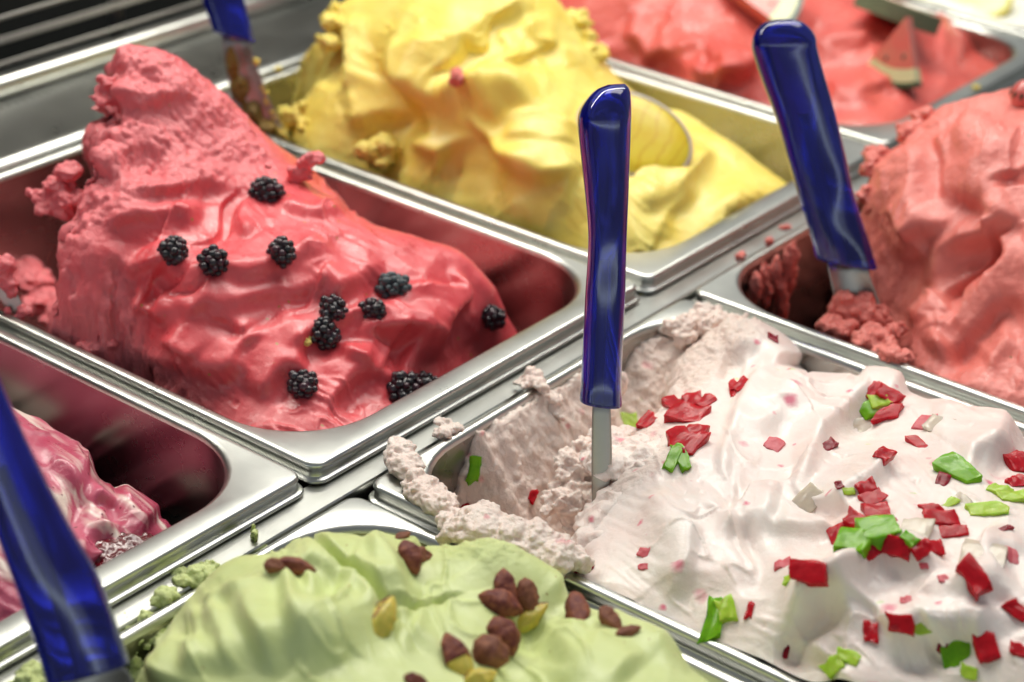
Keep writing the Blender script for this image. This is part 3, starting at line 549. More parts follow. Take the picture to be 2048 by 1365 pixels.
g.strokes([
 ('lip', 20, 13, [(833, -10), (818, 68), (811, 112), (827, 155), (846, 186), (893, 190), (962, 195), (1010, 201), (1060, 208), (1150, 226)]), ('bowl', 30, 8, [(930, 100), (960, 130)]), ('lip', 18, 11, [(888, 206), (935, 240), (973, 262), (1010, 300), (1046, 321), (1107, 338), (1165, 346)]), ('lip', 14, 8, [(808, 262), (842, 292), (870, 301), (910, 286), (960, 268)]),
 ('bowl', 17, 8, [(1035, 120), (1050, 165)]), ('sharp', 6, 4, [(970, 172), (1010, 130), (1045, 84)]), ('sharp', 6, 4, [(1046, 84), (1075, 140), (1092, 205)]), ('ridge', 9, 4, [(1050, 222), (1056, 285)]), ('ridge', 9, 4, [(1130, 232), (1116, 295)]), ('groove', 10, 4, [(935, 325), (925, 405)]), ('lip', 16, 7, [(1250, 400), (1330, 390), (1392, 350), (1436, 300)]), ('crest', 11, 6, [(1338, 475), (1332, 430), (1365, 396), (1396, 372)]), ('ridge', 10, 5, [(1255, 490), (1285, 478), (1315, 492)]), ('ridge', 7, 4, [(858, 332), (875, 342)]),
 ('groove', 8, 9, [(640, 40), (655, 110), (660, 180)]), ('groove', 9, 9, [(775, 320), (788, 268), (838, 215)]), ('lip', 12, 7, [(690, 245), (740, 232), (800, 205)]), ('crest', 13, 6, [(720, 20), (702, 110), (692, 190)]), ('lip', 14, 6, [(880, 160), (940, 60), (1000, 20), (1060, 10)]), ('crest', 11, 5, [(1040, 40), (1065, 80), (1110, 95)]), ('ridge', 20, 6, [(1000, 400), (1080, 385), (1150, 405)]), ('groove', 9, 4, [(1200, 250), (1220, 330), (1250, 390)])])
g.scoops(1.2, 70, -30, 1.6, 0); g.folds(0.9, 50, -30, 2.2, 1.3, 5); g.folds(0.3, 17, -20, 1.8, 1.2, 16)
foot = [at(575, 245, z=0)[:2], at(600, 195, z=15)[:2], at(640, 130, z=34)[:2], at(665, 40, z=50)[:2], (330, 320), (420, 330), (450, 260), (470, 200), (490, 140), (490, 40), (470, 18), (280, 18), (258, 50), (258, 200), (262, 250)]
g.cliff(foot, 30, 110, 10, 5)
g.rough = np.maximum(g.rough*(1-sstep(340, 420, g.X)*0.6), 0.8*g.mask_poly([(560, 260), (640, 60), (700, 0), (720, 60), (690, 200), (790, 250), (780, 330), (700, 310)], 20))
g.build('mango_ice_cream', M_MANGO, clip_of('mango'), -112, 2.6, 0.4, wl=11, drag=(0.5, -30))
ma = tag(bpy.data.objects['mango_ice_cream'], 'tall yellow mango ice cream mound behind the raspberry one', 'ice cream')
lumps('ragged_edge', blobs([(590, 235, 4), (585, 250, 0), (605, 240, 4), (575, 225, 4), (600, 215, 10)], 5, 31)+blobs([(760, 310, 2), (740, 320, 0), (770, 325, -2), (785, 290, 8), (730, 300, 6)], 5, 32)+blobs([(655, 45, 54), (680, 20, 58), (690, 45, 54), (650, 80, 46)], 5, 33)+blobs([(1180, 95, 42), (1165, 70, 48), (1150, 40, 54), (1190, 108, 38)], 5, 34), M_MANGO, ma, 1.0, 2.0, 15, 7, 0.9)
# ------------------------------------------------------------------ watermelon, lemon
M_MELON = gelato_mat('watermelon_cream', (0.70, 0.13, 0.10), (0.58, 0.075, 0.06), 0.25, (1, .35, .3), 0.40, 0.0028, coat=0.25, crumb=0.7)
g = MELON = Gel(507, 753, 5, 342, 1.4, [
 (1560, 228, 'z', -16), (1700, 240, 'z', -14), (1800, 232, 'z', -16), (1210, 112, 'x', 518), (1215, 40, 'x', 530), (1500, 200, 'z', -10), (1330, 150, 'z', -6), (1960, 112, 'x', 735), (1900, 62, 'x', 742), (1500, 60, 'z', 22), (1350, 40, 'z', 24), (1700, 120, 'z', 4), (1700, 40, 'z', 20), (1850, 130, 'z', -2), (1800, 60, 'z', 12), (1450, 120, 'z', 14), (600, 300, 30), (700, 300, -10), (520, 300, 10)], seed=5)
g.strokes([('lip', 16, 8, [(1300, 90), (1360, 110), (1420, 80)]), ('lip', 16, 8, [(1380, 130), (1450, 150), (1520, 120)]), ('groove', 10, 8, [(1400, 140), (1440, 145)]), ('lip', 14, 6, [(1640, 180), (1720, 190), (1800, 160)]), ('ridge', 14, 7, [(1650, 90), (1700, 60), (1740, 100)]), ('ridge', 12, 6, [(1860, 80), (1900, 80), (1940, 110)]), ('lip', 12, 5, [(1230, 60), (1290, 80), (1300, 130)])])
g.scoops(5, 44, 10, 1.5, 0); g.folds(1.5, 40, 10, 1.8, 1.3, 6); g.rough += 0.2
g.build('watermelon_ice_cream', M_MELON, clip_of('melon'), -112, 2.2, 0.4, wl=12, drag=(0.7, 20, 3.5))
tag(bpy.data.objects['watermelon_ice_cream'], 'pink red watermelon ice cream with melon wedges in the far pan', 'ice cream')
M_LEMON = gelato_mat('lemon_cream', (0.82, 0.82, 0.72), (0.78, 0.78, 0.66), 0.3, (1, .9, .7), 0.45, 0.0028)
g = LEMON = Gel(759, 1005, 5, 342, 2.0, [(765, 20, -8), (990, 20, -8), (765, 330, 0), (990, 330, 0), (860, 100, 2), (840, 60, -4), (880, 200, 20)], seed=6)
g.folds(3.0, 50, 10, 1.6, 1.3, 6); g.build('lemon_ice_cream', M_LEMON, clip_of('lemon'), -112, 2.2, 0.4, wl=12)
tag(bpy.data.objects['lemon_ice_cream'], 'smooth white ice cream with a lemon slice in the top right corner', 'ice cream')
# ------------------------------------------------------------------ coral strawberry
M_CORAL = gelato_mat('coral_cream', (0.78, 0.23, 0.19), (0.69, 0.16, 0.13), 0.25, (1, .4, .3), 0.42, 0.0028, specks=[(200, 0.12, 0.06, (0.30, 0.10, 0.02), 0.04)], coat=0.15, crumb=0.9)
g = CORAL = Gel(268, 514, -352, -17, 0.9, [
 (1870, 218, 'z', 56), (1800, 280, 'z', 46), (1765, 400, 'z', 26), (1745, 480, 'z', 8), (2048, 175, 'z', 76), (1960, 230, 'z', 66), (1900, 400, 'z', 42), (1950, 550, 'z', 17), (2040, 500, 'z', 36), (2040, 300, 'z', 68), (1850, 620, 'z', -4), (1880, 720, 'z', -10), (1950, 770, 'z', -9), (2040, 800, 'z', -9), (2040, 660, 'z', 8), (1820, 520, 'z', 6), (1800, 640, 'z', -24), (1830, 350, 'z', 42), (2150, 830, 'z', -8), (2250, 600, 'z', 40), (2200, 300, 'z', 80), (500, -60, 30), (490, -35, 0), (440, -22, 10), (500, -180, 40), (300, -330, 0), (500, -330, 30)], seed=7); g.gain = 1.15
g.strokes([
 ('lip', 18, 11, [(1902, 485), (1874, 440), (1850, 395), (1843, 340), (1838, 286)]), ('ridge', 10, 6, [(1905, 262), (1960, 276), (2005, 300), (2045, 312)]), ('bowl', 24, 10, [(1945, 535), (1970, 555)]), ('lip', 13, 9, [(1858, 612), (1884, 560), (1924, 484), (1988, 477), (2022, 512), (1996, 570), (1912, 642)]), ('lip', 12, 8, [(1850, 705), (1900, 685), (1955, 642), (2048, 572)]), ('groove', 8, 8, [(1880, 712), (1950, 662), (2048, 592)]),
 ('crest', 10, 6, [(1838, 660), (1864, 620), (1880, 590)]), ('groove', 6, 8, [(2020, 350), (2035, 385)]), ('ridge', 9, 5, [(1940, 300), (1962, 360), (1950, 430)]), ('ridge', 9, 5, [(2000, 320), (2012, 400), (1990, 445)]), ('crest', 10, 6, [(1880, 270), (1900, 330), (1906, 420)]), ('lip', 11, 6, [(1980, 462), (2012, 455), (2048, 440)]), ('lip', 10, 5, [(1800, 520), (1840, 500), (1880, 500)]), ('lip', 12, 6, [(1960, 730), (2000, 700), (2048, 680)]), ('crest', 10, 6, [(1790, 420), (1830, 460), (1870, 480)])])
g.scoops(1.5, 44, 70, 1.5, 0); g.folds(1.0, 36, 70, 2.0, 1.3, 7); g.folds(0.4, 13, 60, 1.6, 1.2, 17)
foot = [at(1875, 740, z=-8)[:2], at(1830, 690, z=-12)[:2], at(1790, 600, z=-12)[:2], at(1752, 520, z=0)[:2], at(1748, 450, z=14)[:2], at(1765, 380, z=28)[:2], at(1795, 290, z=44)[:2], at(1870, 212, z=54)[:2], (462, -30), (505, -24), (512, -60), (512, -350), (275, -350), (272, -200)]
g.cliff(foot, 34, 110, 9, 6); g.rough = np.maximum(g.rough, 0.7*g.mask_poly([(1740, 520), (1770, 380), (1800, 280), (1870, 225), (1900, 260), (1850, 300), (1840, 400), (1860, 450), (1830, 640)], 20)); g.rough = np.maximum(g.rough, 0.25)
g.build('coral_ice_cream', M_CORAL, clip_of('coral'), -112, 2.4, 0.5, wl=9, drag=(0.6, 75))
co = tag(bpy.data.objects['coral_ice_cream'], 'coral strawberry ice cream mound at the right edge with a spatula beside it', 'ice cream')
lumps('wall_smear', [(*(at(x, y, z=z)), (3, 3.5, 9)) for (x, y, z) in ((1525, 555, -16), (1550, 545, -14), (1575, 525, -14), (1585, 515, -12), (1530, 590, -30), (1560, 580, -30), (1580, 560, -28), (1510, 575, -18), (1565, 610, -38))], M_CORAL, co, 0.9, 1.6, 16, 6, 1.0)
lumps('ragged_edge', blobs([(1770, 310, 40), (1755, 340, 34), (1775, 350, 34), (1745, 385, 26), (1765, 420, 20), (1820, 262, 48), (1850, 225, 54)], 5, 41), M_CORAL, co, 1.0, 2.0, 17, 7, 0.9)
lumps('loose_lump', blobs([(1790, 690, -4), (1770, 700, -4), (1800, 715, -3), (1760, 680, -6), (1745, 670, -8), (1720, 680, -6), (1780, 660, -8)], 4.6, 43)+[(*at(1660, 650, z=-8), (9, 6, 4)), (*at(1690, 660, z=-8), (8, 5, 5))], M_CORAL, co, 0.8, 1.6, 18, 5, 0.8)
# ------------------------------------------------------------------ berry ripple
M_BERRY = gelato_mat('berry_ripple', (0.60, 0.12, 0.20), (0.40, 0.03, 0.08), 0.25, (1, .4, .4), 0.35, 0.0028, coat=0.3, specks=[(260, 0.14, 0.1, (0.20, 0.01, 0.03), 0.18)],
    streaks=dict(rot=(0, 0, 0.25), scale=(44, 7, 26), freq=1.0, stops=[(0.52, (0, 0, 0)), (0.60, (1, 1, 1))], col=(0.84, 0.70, 0.62)))
g = BERRY = Gel(-249, -3, 5, 342, 0.9, [
 (20, 812, 'x', -58), (60, 832, 'x', -56), (120, 892, 'x', -54), (190, 952, 'x', -52), (250, 985, 'x', -48), (300, 1022, 'x', -46), (352, 1065, 'x', -46), (0, 1245, 'z', -10), (200, 1140, 'z', -12), (300, 1085, 'z', -16), (100, 1100, 'z', 0), (0, 1100, 'z', 6), (100, 960, 'z', 8), (0, 950, 'z', 14), (-20, 40, -70), (-15, 100, -60), (-15, 200, -50), (-120, 250, 20), (-220, 200, 20), (-220, 60, 0), (-60, 250, 0)], seed=8)
g.strokes([('ridge', 8, 4, [(40, 830), (120, 900), (195, 960)]), ('crest', 7, 4, [(60, 870), (120, 940), (180, 1000)]), ('lip', 9, 6, [(205, 960), (178, 1030), (150, 1100), (140, 1150)]), ('lip', 8, 6, [(220, 1000), (192, 1050), (218, 1085), (190, 1140)]), ('ridge', 12, 6, [(230, 1010), (270, 1020), (310, 1060)]), ('groove', 7, 6, [(210, 1000), (200, 1060)]), ('crest', 6, 3, [(30, 900), (90, 990), (120, 1060)]), ('lip', 7, 4, [(100, 1180), (170, 1140), (200, 1100)]), ('crest', 7, 3, [(0, 1060), (60, 1120), (110, 1180)])])
g.folds(1.6, 22, -50, 3.0, 1.2, 8); g.folds(0.6, 8, -50, 3.0, 1.1, 18)
g.build('berry_ripple_ice_cream', M_BERRY, clip_of('berry'), -112, 1.5, 0.4, drag=(0.5, -50, 3.0))
tag(bpy.data.objects['berry_ripple_ice_cream'], 'magenta and white berry ripple ice cream at the left edge', 'ice cream')
be = bpy.data.objects['berry_ripple_ice_cream']
M_SYR = gelato_mat('berry_syrup', (0.16, 0.004, 0.012), (0.07, 0.002, 0.0028), 0.1, (1, .2, .2), 0.2, 0.003, coat=0.8, crumb=0.1)
lumps('syrup', [(*BERRY.hit(x, y), (r*1.5, r*1.5, r*0.55)) for x, y, r in ((225, 1108, 7), (245, 1100, 7), (262, 1098, 6), (240, 1118, 6), (215, 1125, 5), (280, 1088, 5))], M_SYR, be, 0.8, 1.2, 91, 6, 0.0)
# raspberry crumbs along its broken side
ra = bpy.data.objects['raspberry_ice_cream']
lumps('ragged_edge', blobs([(90, 395, 36), (75, 385, 38), (105, 410, 32), (120, 400, 36), (135, 345, 52), (150, 400, 40), (125, 425, 32), (130, 370, 44)], 4.2, 51)+blobs([(610, 330, 56), (622, 322, 58), (600, 345, 52)], 3.6, 52)+blobs([(210, 180, 86), (205, 200, 82), (225, 165, 90)], 4, 53), M_RASP, ra, 0.9, 1.6, 21, 6, 0.9)
lumps('loose_lump', blobs([(185, 672, -10), (200, 680, -8), (170, 690, -10), (210, 700, -8), (190, 700, -6), (150, 660, -22)], 6, 54), M_RASP, ra, 0.9, 1.8, 22, 6, 0.9)
lumps('floor_smear', [(*at(x, y, z=-58), (14, 10, 6)) for (x, y) in ((60, 560), (90, 600), (40, 540), (130, 630), (30, 480))], M_RASP, ra, 1.2, 2.0, 23, 8, 0.9)
# ------------------------------------------------------------------ spatulas with blue handles
def acrylic(name):
    m, nt, b = mat(name); c = coords(nt); n = noise_node(nt, 30, 3, 0.5, c)
    r = ramp(nt, n.outputs[0], [(0.35, (0.007, 0.010, 0.32)), (0.65, (0.012, 0.022, 0.48))]); nt.links.new(r.outputs[0], b.inputs['Base Color'])
    b.inputs['Transmission Weight'].default_value = 0.72; b.inputs['IOR'].default_value = 1.49; b.inputs['Roughness'].default_value = 0.11
    b.inputs['Coat Weight'].default_value = 0.25; b.inputs['Coat Roughness'].default_value = 0.10
    n2 = noise_node(nt, 90, 3, 0.5, c); bump(nt, b, n2.outputs[0], 0.015, 0.001); return m
BLUE = acrylic('blue_acrylic')
TOCAM = lambda q: (CAM-q)/np.linalg.norm(CAM-q)
def loft(pairs, d0, d1, thick, n=24, power=2.0, cup=0.0):
    """rings whose left and right points are seen at the given pixels; d0, d1 = distance of first and last ring; thick in mm or ratio."""
    L = []; m = len(pairs); ys = np.array([np.mean([p[0][1]+0*p[0][0], p[1][1]]) for p in pairs]); s = (ys-ys[0])/(ys[-1]-ys[0]+1e-9)
    C0 = depth_at(*np.mean(pairs[0], 0), d0); C1 = depth_at(*np.mean(pairs[-1], 0), d1); ax = (C1-C0)/np.linalg.norm(C1-C0)
    for (a, b), t in zip(pairs, s):
        d = d0+(d1-d0)*t; A = depth_at(*a, d); B = depth_at(*b, d); c = (A+B)/2; u = (B-A)/2; r = np.linalg.norm(u); un = u/r
        w = np.cross(ax, un); w /= np.linalg.norm(w); th = thick(t, r) if callable(thick) else thick
        ring = []
        for k in range(n):
            q = 2*math.pi*k/n; cs, sn = math.cos(q), math.sin(q); e = 2/power
            cs = math.copysign(abs(cs)**e, cs); sn = math.copysign(abs(sn)**e, sn)
            ring.append(c+un*r*cs+w*(th*sn+cup*(cs*cs-0.5)))
        L.append(ring)
    return bridge(L, True, True)
def spatula(label, hp, hd, ratio, bp, bd, bth=0.7, cup=0.0, tang=True):
    base = depth_at(*np.mean(bp[-1], 0), bd[1])
    t = empty('spatula', base, label, 'spatula', 'blue handled spatulas')
    def put(name, vf, m):
        o = new_obj(name, np.asarray(vf[0], float)-base, vf[1], m, t); return o
    P4 = catmull([np.concatenate(q) for q in hp[2:]], 6); hq = [(tuple(q[:2]), tuple(q[2:])) for q in P4]; b = np.array(hq[0], float); dn = (b-np.array(hq[3], float)); dn = dn/np.linalg.norm(dn.mean(0)); c = b.mean(0)
    hq = [tuple(map(tuple, c+(b-c)*0.94+dn*6.5)), tuple(map(tuple, c+(b-c)*0.985+dn*5.0)), tuple(map(tuple, b+dn*2.0))]+hq
    h = put('handle', loft(hq, hd[0], hd[1], lambda s, r: ratio*r, 40, 2.6), BLUE)
    h.data.set_sharp_from_angle(angle=0.9)
    put('blade', loft(bp, bd[0], bd[1], bth, 16, 2.0, cup), BLADE)
    if tang:
        k = [tuple(np.array(p[0])*(0.62)+np.array(p[1])*0.38 for p in [q])+tuple(np.array(p[0])*0.45+np.array(p[1])*0.55 for p in [q]) for q in hp[1:7]]
        put('tang', loft(k, hd[0], hd[0]+(hd[1]-hd[0])*0.45, 1.0, 10), BLADE)
    return t
dz = lambda px, py, **k: float((at(px, py, **k)-CAM)@FW)
b0 = dz(1200, 1010, z=-16)
spatula('spatula with upright blue handle stuck in the white candied fruit ice cream',
    [((1166, 812), (1238, 826)), ((1160, 806), (1243, 818)), ((1159, 795), (1244, 806)), ((1162, 760), (1243, 768)), ((1165, 700), (1245, 705)), ((1170, 600), (1250, 600)), ((1175, 520), (1252, 520)), ((1176, 460), (1254, 460)), ((1170, 390), (1257, 390)), ((1161, 310), (1260, 310)), ((1155, 250), (1262, 245)), ((1159, 222), (1262, 215)), ((1172, 200), (1261, 192)), ((1192, 180), (1258, 177)), ((1215, 170), (1250, 168))], (b0-6, b0-26), 1.35,
    [((1186, 780), (1220, 780)), ((1184, 830), (1222, 830)), ((1183, 900), (1224, 900)), ((1183, 960), (1223, 960)), ((1184, 1010), (1222, 1010)), ((1188, 1050), (1218, 1050))], (b0-6, b0), 1.0)
b1 = dz(1700, 600, z=-2)
spatula('spatula with slanted blue handle and coral clump on its blade beside the coral ice cream',
    [((1642, 533), (1742, 549)), ((1634, 526), (1750, 545)), ((1630, 510), (1753, 532)), ((1616, 455), (1737, 480)), ((1598, 398), (1708, 390)), ((1575, 318), (1690, 308)), ((1550, 232), (1668, 220)), ((1525, 165), (1648, 150)), ((1506, 108), (1634, 98)), ((1504, 84), (1631, 75)), ((1512, 62), (1620, 57)), ((1528, 47), (1602, 43)), ((1550, 40), (1580, 38))], (b1, b1-27), 0.62,
    [((1650, 510), (1732, 525)), ((1655, 540), (1738, 552)), ((1664, 580), (1756, 600)), ((1672, 610), (1768, 640)), ((1684, 650), (1782, 680)), ((1700, 690), (1780, 705))], (b1, b1+4), 0.8, 5.0)
b2 = dz(150, 1300, y=-62)
spatula('spatula with blue handle cut off by the lower left corner of the picture',
    [((115, 1376), (240, 1342)), ((100, 1372), (252, 1334)), ((93, 1360), (257, 1322)), ((76, 1300), (240, 1272)), ((45, 1210), (197, 1155)), ((0, 1085), (130, 1035)), ((-45, 960), (62, 900)), ((-90, 850), (5, 770)), ((-130, 730), (-40, 650)), ((-170, 610), (-80, 540)), ((-165, 570), (-95, 520)), ((-150, 550), (-115, 530))], (b2, b2-8), 0.62,
    [((120, 1340), (235, 1310)), ((140, 1375), (262, 1345)), ((165, 1440), (290, 1405)), ((190, 1500), (310, 1470))], (b2, b2+5), 0.8, 4.0)
b3 = dz(480, 150, y=300)
spatula('dark caked spatula with blue handle standing left of the yellow mango ice cream',
    [((440, 72), (500, 95)), ((431, 68), (507, 92)), ((425, 58), (509, 82)), ((405, 0), (492, 15)), ((380, -80), (470, -70)), ((350, -180), (445, -175)), ((330, -250), (430, -250)), ((345, -280), (410, -285))], (b3, b3-6), 0.62,
    [((444, 60), (494, 75)), ((446, 90), (502, 96)), ((455, 150), (521, 150)), ((466, 205), (540, 200)), ((500, 255), (560, 245)), ((560, 300), (590, 280))], (b3, b3+14), 0.8, 3.0)
sp = [o for o in bpy.data.objects if o.name.startswith('blade')][-1]
def cake(parent, balls, m, **k):
    before = set(bpy.data.objects); lumps('caked_ice_cream', balls, m, None, **k)
    for o in set(bpy.data.objects)-before: o.parent = parent; o.location = -Vector(parent.location)
S3 = [o for o in bpy.data.objects if o.name.startswith('spatula')]
S3.sort(key=lambda o: o.name); s_mid, s_right, s_left, s_back = S3
M_DULL = gelato_mat('dried_mango', (0.30, 0.19, 0.03), (0.14, 0.09, 0.02), 0.1, (1, .7, .2), 0.5, 0.003)
dd = lambda px, py, d: tuple(depth_at(px, py, d))
cake(s_back, [(*dd(465, 130, b3+1), (3, 4, 11)), (*dd(480, 180, b3+6), (5, 5, 9)), (*dd(505, 225, b3+10), (6, 6, 6)), (*dd(535, 255, b3+12), (6, 6, 5))], M_DULL, voxel=1.0, amp=1.0, seed=61, wl=8)
for k, L in enumerate(([(513, 123, 2.0)], [(525, 175, 1.8), (530, 185, 1.8), (533, 200, 1.6), (536, 207, 1.5)], [(545, 225, 2), (550, 236, 2)], [(562, 265, 3.6), (570, 272, 3.2), (578, 280, 2.6)])):
    cake(s_back, [(*dd(x, y, b3+2+(y-120)*0.08), r) for x, y, r in L], M_MANGO, voxel=0.7, amp=0.8, seed=62+k, wl=4)
cake(s_right, [(*dd(x, y, b1-3+k*0.3), r) for k, (x, y, r) in enumerate(((1690, 605, (6, 6, 6)), (1715, 612, (6, 6, 6)), (1700, 622, (8, 7, 7)), (1720, 630, (10, 9, 9)), (1735, 650, (9, 9, 8)), (1710, 650, (8, 8, 8)), (1750, 670, (7, 7, 7)), (1672, 620, (4, 4, 5)), (1765, 625, (3.5, 3.5, 5)), (1775, 650, (3.5, 3.5, 5))))], M_CORAL, voxel=0.8, amp=1.4, seed=71, wl=7)
# spatula whose blade rests on the left rim of the raspberry pan
b4 = dz(15, 605, z=2)
s_far = spatula('pink caked spatula lying against the left rim of the raspberry pan', [((-95, 470), (-40, 445)), ((-100, 455), (-40, 430)), ((-150, 370), (-90, 345)), ((-200, 270), (-140, 245)), ((-250, 170), (-185, 150)), ((-240, 140), (-195, 130))], (b4-8, b4-20), 0.6,
    [((-90, 490), (-30, 465)), ((-50, 540), (0, 520)), ((-10, 590), (28, 575)), ((18, 622), (48, 612)), ((35, 638), (52, 632))], (b4-8, b4), 0.7, 0.5)
cake(s_far, [(*dd(x, y, b4-5), r) for x, y, r in ((-5, 535, 6), (5, 555, 5), (12, 530, 5), (18, 570, 4), (25, 585, 3), (-20, 560, 6), (45, 620, 2.5), (55, 625, 2.5), (38, 632, 2.5), (15, 622, 2))], M_RASP, voxel=0.8, amp=1.3, seed=81, wl=5)
# ------------------------------------------------------------------ toppings
def glossy(name, c, c2, rough=0.25, trans=0.0, sss=0.0, coat=0.3, scale=300, bmp=0.15, radius=(1, .3, .3)):
    m, nt, b = mat(name); v = coords(nt); n = noise_node(nt, scale, 4, 0.6, v); r = ramp(nt, n.outputs[0], [(0.32, c2), (0.68, c)]); nt.links.new(r.outputs[0], b.inputs['Base Color'])
    b.inputs['Roughness'].default_value = rough; b.inputs['Transmission Weight'].default_value = trans; b.inputs['Subsurface Weight'].default_value = sss
    b.inputs['Subsurface Radius'].default_value = radius; b.inputs['Subsurface Scale'].default_value = 0.003; b.inputs['Coat Weight'].default_value = coat; b.inputs['Coat Roughness'].default_value = 0.12
    n2 = noise_node(nt, scale*2.5, 3, 0.6, v); bump(nt, b, n2.outputs[0], bmp, 0.0006); return m
M_DRUPE = glossy('drupelet_black', (0.012, 0.010, 0.014), (0.022, 0.008, 0.014), 0.28, coat=0.15, scale=200)
def axes_at(gel, px, py, ang, tilt=0.0, blend=0.0):
    """point on the ice cream seen at the pixel, with a frame: x along the pixel direction ang (degrees, clockwise as seen), z along the surface normal."""
    q = gel.hit(px, py); ns = [gel.cast(px+12*i, py+9*j)[1] for i in (-1, 0, 1) for j in (-1, 0, 1)]; ns = [e for e in ns if e is not None] or [gel.normal(q[0], q[1], 4.0)]; n = np.sum(ns, 0); n = n/np.linalg.norm(n); n = n+np.array([0, 0, 0.4])+TOCAM(q)*blend; n /= np.linalg.norm(n)
    a = math.radians(ang); t = RT*math.cos(a)-UP*math.sin(a); v = ray(px, py); v = v/np.linalg.norm(v)
    t = t-v*((t@n)/(v@n)); t -= n*(t@n); t /= np.linalg.norm(t); b = np.cross(n, t); d = float((q-CAM)@FW)
    fs = lambda e: 1/max(0.5, math.sqrt(max(0.0, 1-float(e@v)**2)))
    return q, t, b, n, np.array([fs(t), fs(b)])*d/FPX
def place(o, q, t, b, n):
    o.matrix_world = Matrix(((t[0], b[0], n[0], q[0]*MM), (t[1], b[1], n[1], q[1]*MM), (t[2], b[2], n[2], q[2]*MM), (0, 0, 0, 1)))
nt = M_DRUPE.node_tree; bs = nt.nodes['Principled BSDF']; oi = N(nt, 'ShaderNodeObjectInfo'); rd = ramp(nt, oi.outputs['Random'], [(0.0, (0.008, 0.008, 0.012)), (0.6, (0.016, 0.008, 0.014)), (0.85, (0.05, 0.008, 0.02)), (1.0, (0.03, 0.03, 0.04))]); nt.links.new(rd.outputs[0], bs.inputs['Base Color'])
_dv, _df = ico(2)
_drupe_mesh = None
HAZE_PAINT = bpy.data.meshes.new('drupelet_painted_haze'); HAZE_PAINT.from_pydata(_dv.tolist() and (_dv*MM).tolist(), [], _df.tolist()); HAZE_PAINT.polygons.foreach_set('use_smooth', [True]*len(HAZE_PAINT.polygons)); HAZE_PAINT.materials.append(glossy('drupelet_painted_haze', (0.060, 0.085, 0.095), (0.030, 0.045, 0.055), 0.5, coat=0.0, scale=200))  # grey-blue colour paints a glass reflection's haze onto one berry
def blackberry(px, py, r, ang, label, gel=None, seed=0, lift=0.18):
    global _drupe_mesh
    q, t, b, n, k = axes_at(gel or RASP, px, py, ang); rs = np.random.RandomState(seed+3)
    root = empty('blackberry', (0, 0, 0), label, 'blackberry', 'blackberries on the raspberry ice cream')
    place(root, q+n*r*lift, t, b, n); e = np.array([1.12, 0.95, 0.9])*r
    v, f = ico(3); o = new_obj('core', v*e*0.86, f, M_DRUPE, root)
    N_ = 42
    for i in range(N_):
        z = 1-2*(i+0.5)/N_; a = i*2.39996+rs.normal()*0.08; rr = math.sqrt(1-z*z); p = np.array([z, rr*math.cos(a), rr*math.sin(a)])
        if _drupe_mesh is None:
            d = new_obj('drupelet', _dv, _df, M_DRUPE, root, True); _drupe_mesh = d.data
        else:
            d = bpy.data.objects.new('drupelet', _drupe_mesh); COL.objects.link(d); d.parent = root
        if 'hazy greyish' in label: d.data = HAZE_PAINT
        s = r*0.29*rs.uniform(0.72, 1.2); d.scale = (s, s, s*0.95); d.location = (p+rs.normal(size=3)*0.06)*e*0.86*MM*rs.uniform(0.9, 1.06)
        d.rotation_euler = rs.uniform(0, 6, 3)
    return root
BB = [(533, 388, 7.6, 15, 'blackberry nearest the top of the raspberry mound with a pink crumb on it'), (347, 506, 6.9, 80, 'blackberry furthest left on the raspberry ice cream'), (428, 527, 6.9, 60, 'blackberry just above the long fold, right of the leftmost berry'),
 (563, 508, 6.6, 75, 'blackberry above the fold and right of two darker neighbours at its height'), (665, 622, 6.4, 60, 'upper blackberry of the stacked pair in the middle of the raspberry ice cream'), (648, 668, 7.0, 65, 'lower blackberry of the stacked pair above the yellow crumb'),
 (746, 624, 6.0, 20, 'small blackberry just below the hazy one right of the stacked pair'), (788, 577, 7.2, 10, 'hazy greyish blackberry highest of the three on the right flank'), (981, 636, 6.4, 30, 'blackberry at the right edge of the raspberry ice cream near the pan wall'),
 (607, 775, 7.0, 80, 'glossy blackberry low on the front slope below the stacked pair'), (806, 782, 8.2, 160, 'large blackberry against the front rim of the raspberry pan'), (850, 775, 6.6, 20, 'blackberry half hidden at the right of the large one by the front rim')]
for i, (x, y, r, a, l) in enumerate(BB): blackberry(x, y, r, a, l, seed=i)
M_CREAMY = gelato_mat('yellow_crumb', (0.85, 0.66, 0.22), (0.8, 0.55, 0.12), 0.2, rough=0.5)
def crumb(px, py, r, m, label, gel=None, z=None, seed=0, n=4, cat='crumb', stretch=(1, 1, 1)):
    q = gel.hit(px, py) if gel is not None else at(px, py, z=z); rs = np.random.RandomState(seed+100)
    L = [(rs.normal()*r*0.55, rs.normal()*r*0.55, abs(rs.normal()*r*0.35)+r*0.35, [r*rs.uniform(0.5, 0.8)*c for c in stretch]) for _ in range(n)]
    L.append((0, 0, r*0.4, [r*0.75*c for c in stretch]))
    before = set(bpy.data.objects); o = lumps('ice_cream_crumb', L, m, None, max(0.25, r*0.16), r*0.35, seed, r*0.9, 0.8, 2)
    for e in set(bpy.data.objects)-before-{o}: bpy.data.objects.remove(e)
    o.location = [c*MM for c in q]; return tag(o, label, cat, 'crumbs of ice cream')
crumb(613, 690, 2.0, M_CREAMY, 'tiny yellow crumb on the raspberry ice cream below the stacked blackberries', RASP, seed=1)
crumb(912, 166, 5.5, M_CORAL, 'pink crumb stuck to the side of the mango ice cream', MANGO, seed=2, n=6)
crumb(510, 1073, 2.2, M_PIST, 'pointed pale green crumb on the steel behind the pistachio pan', z=-9.2, seed=3, stretch=(.7, .7, 1.7))
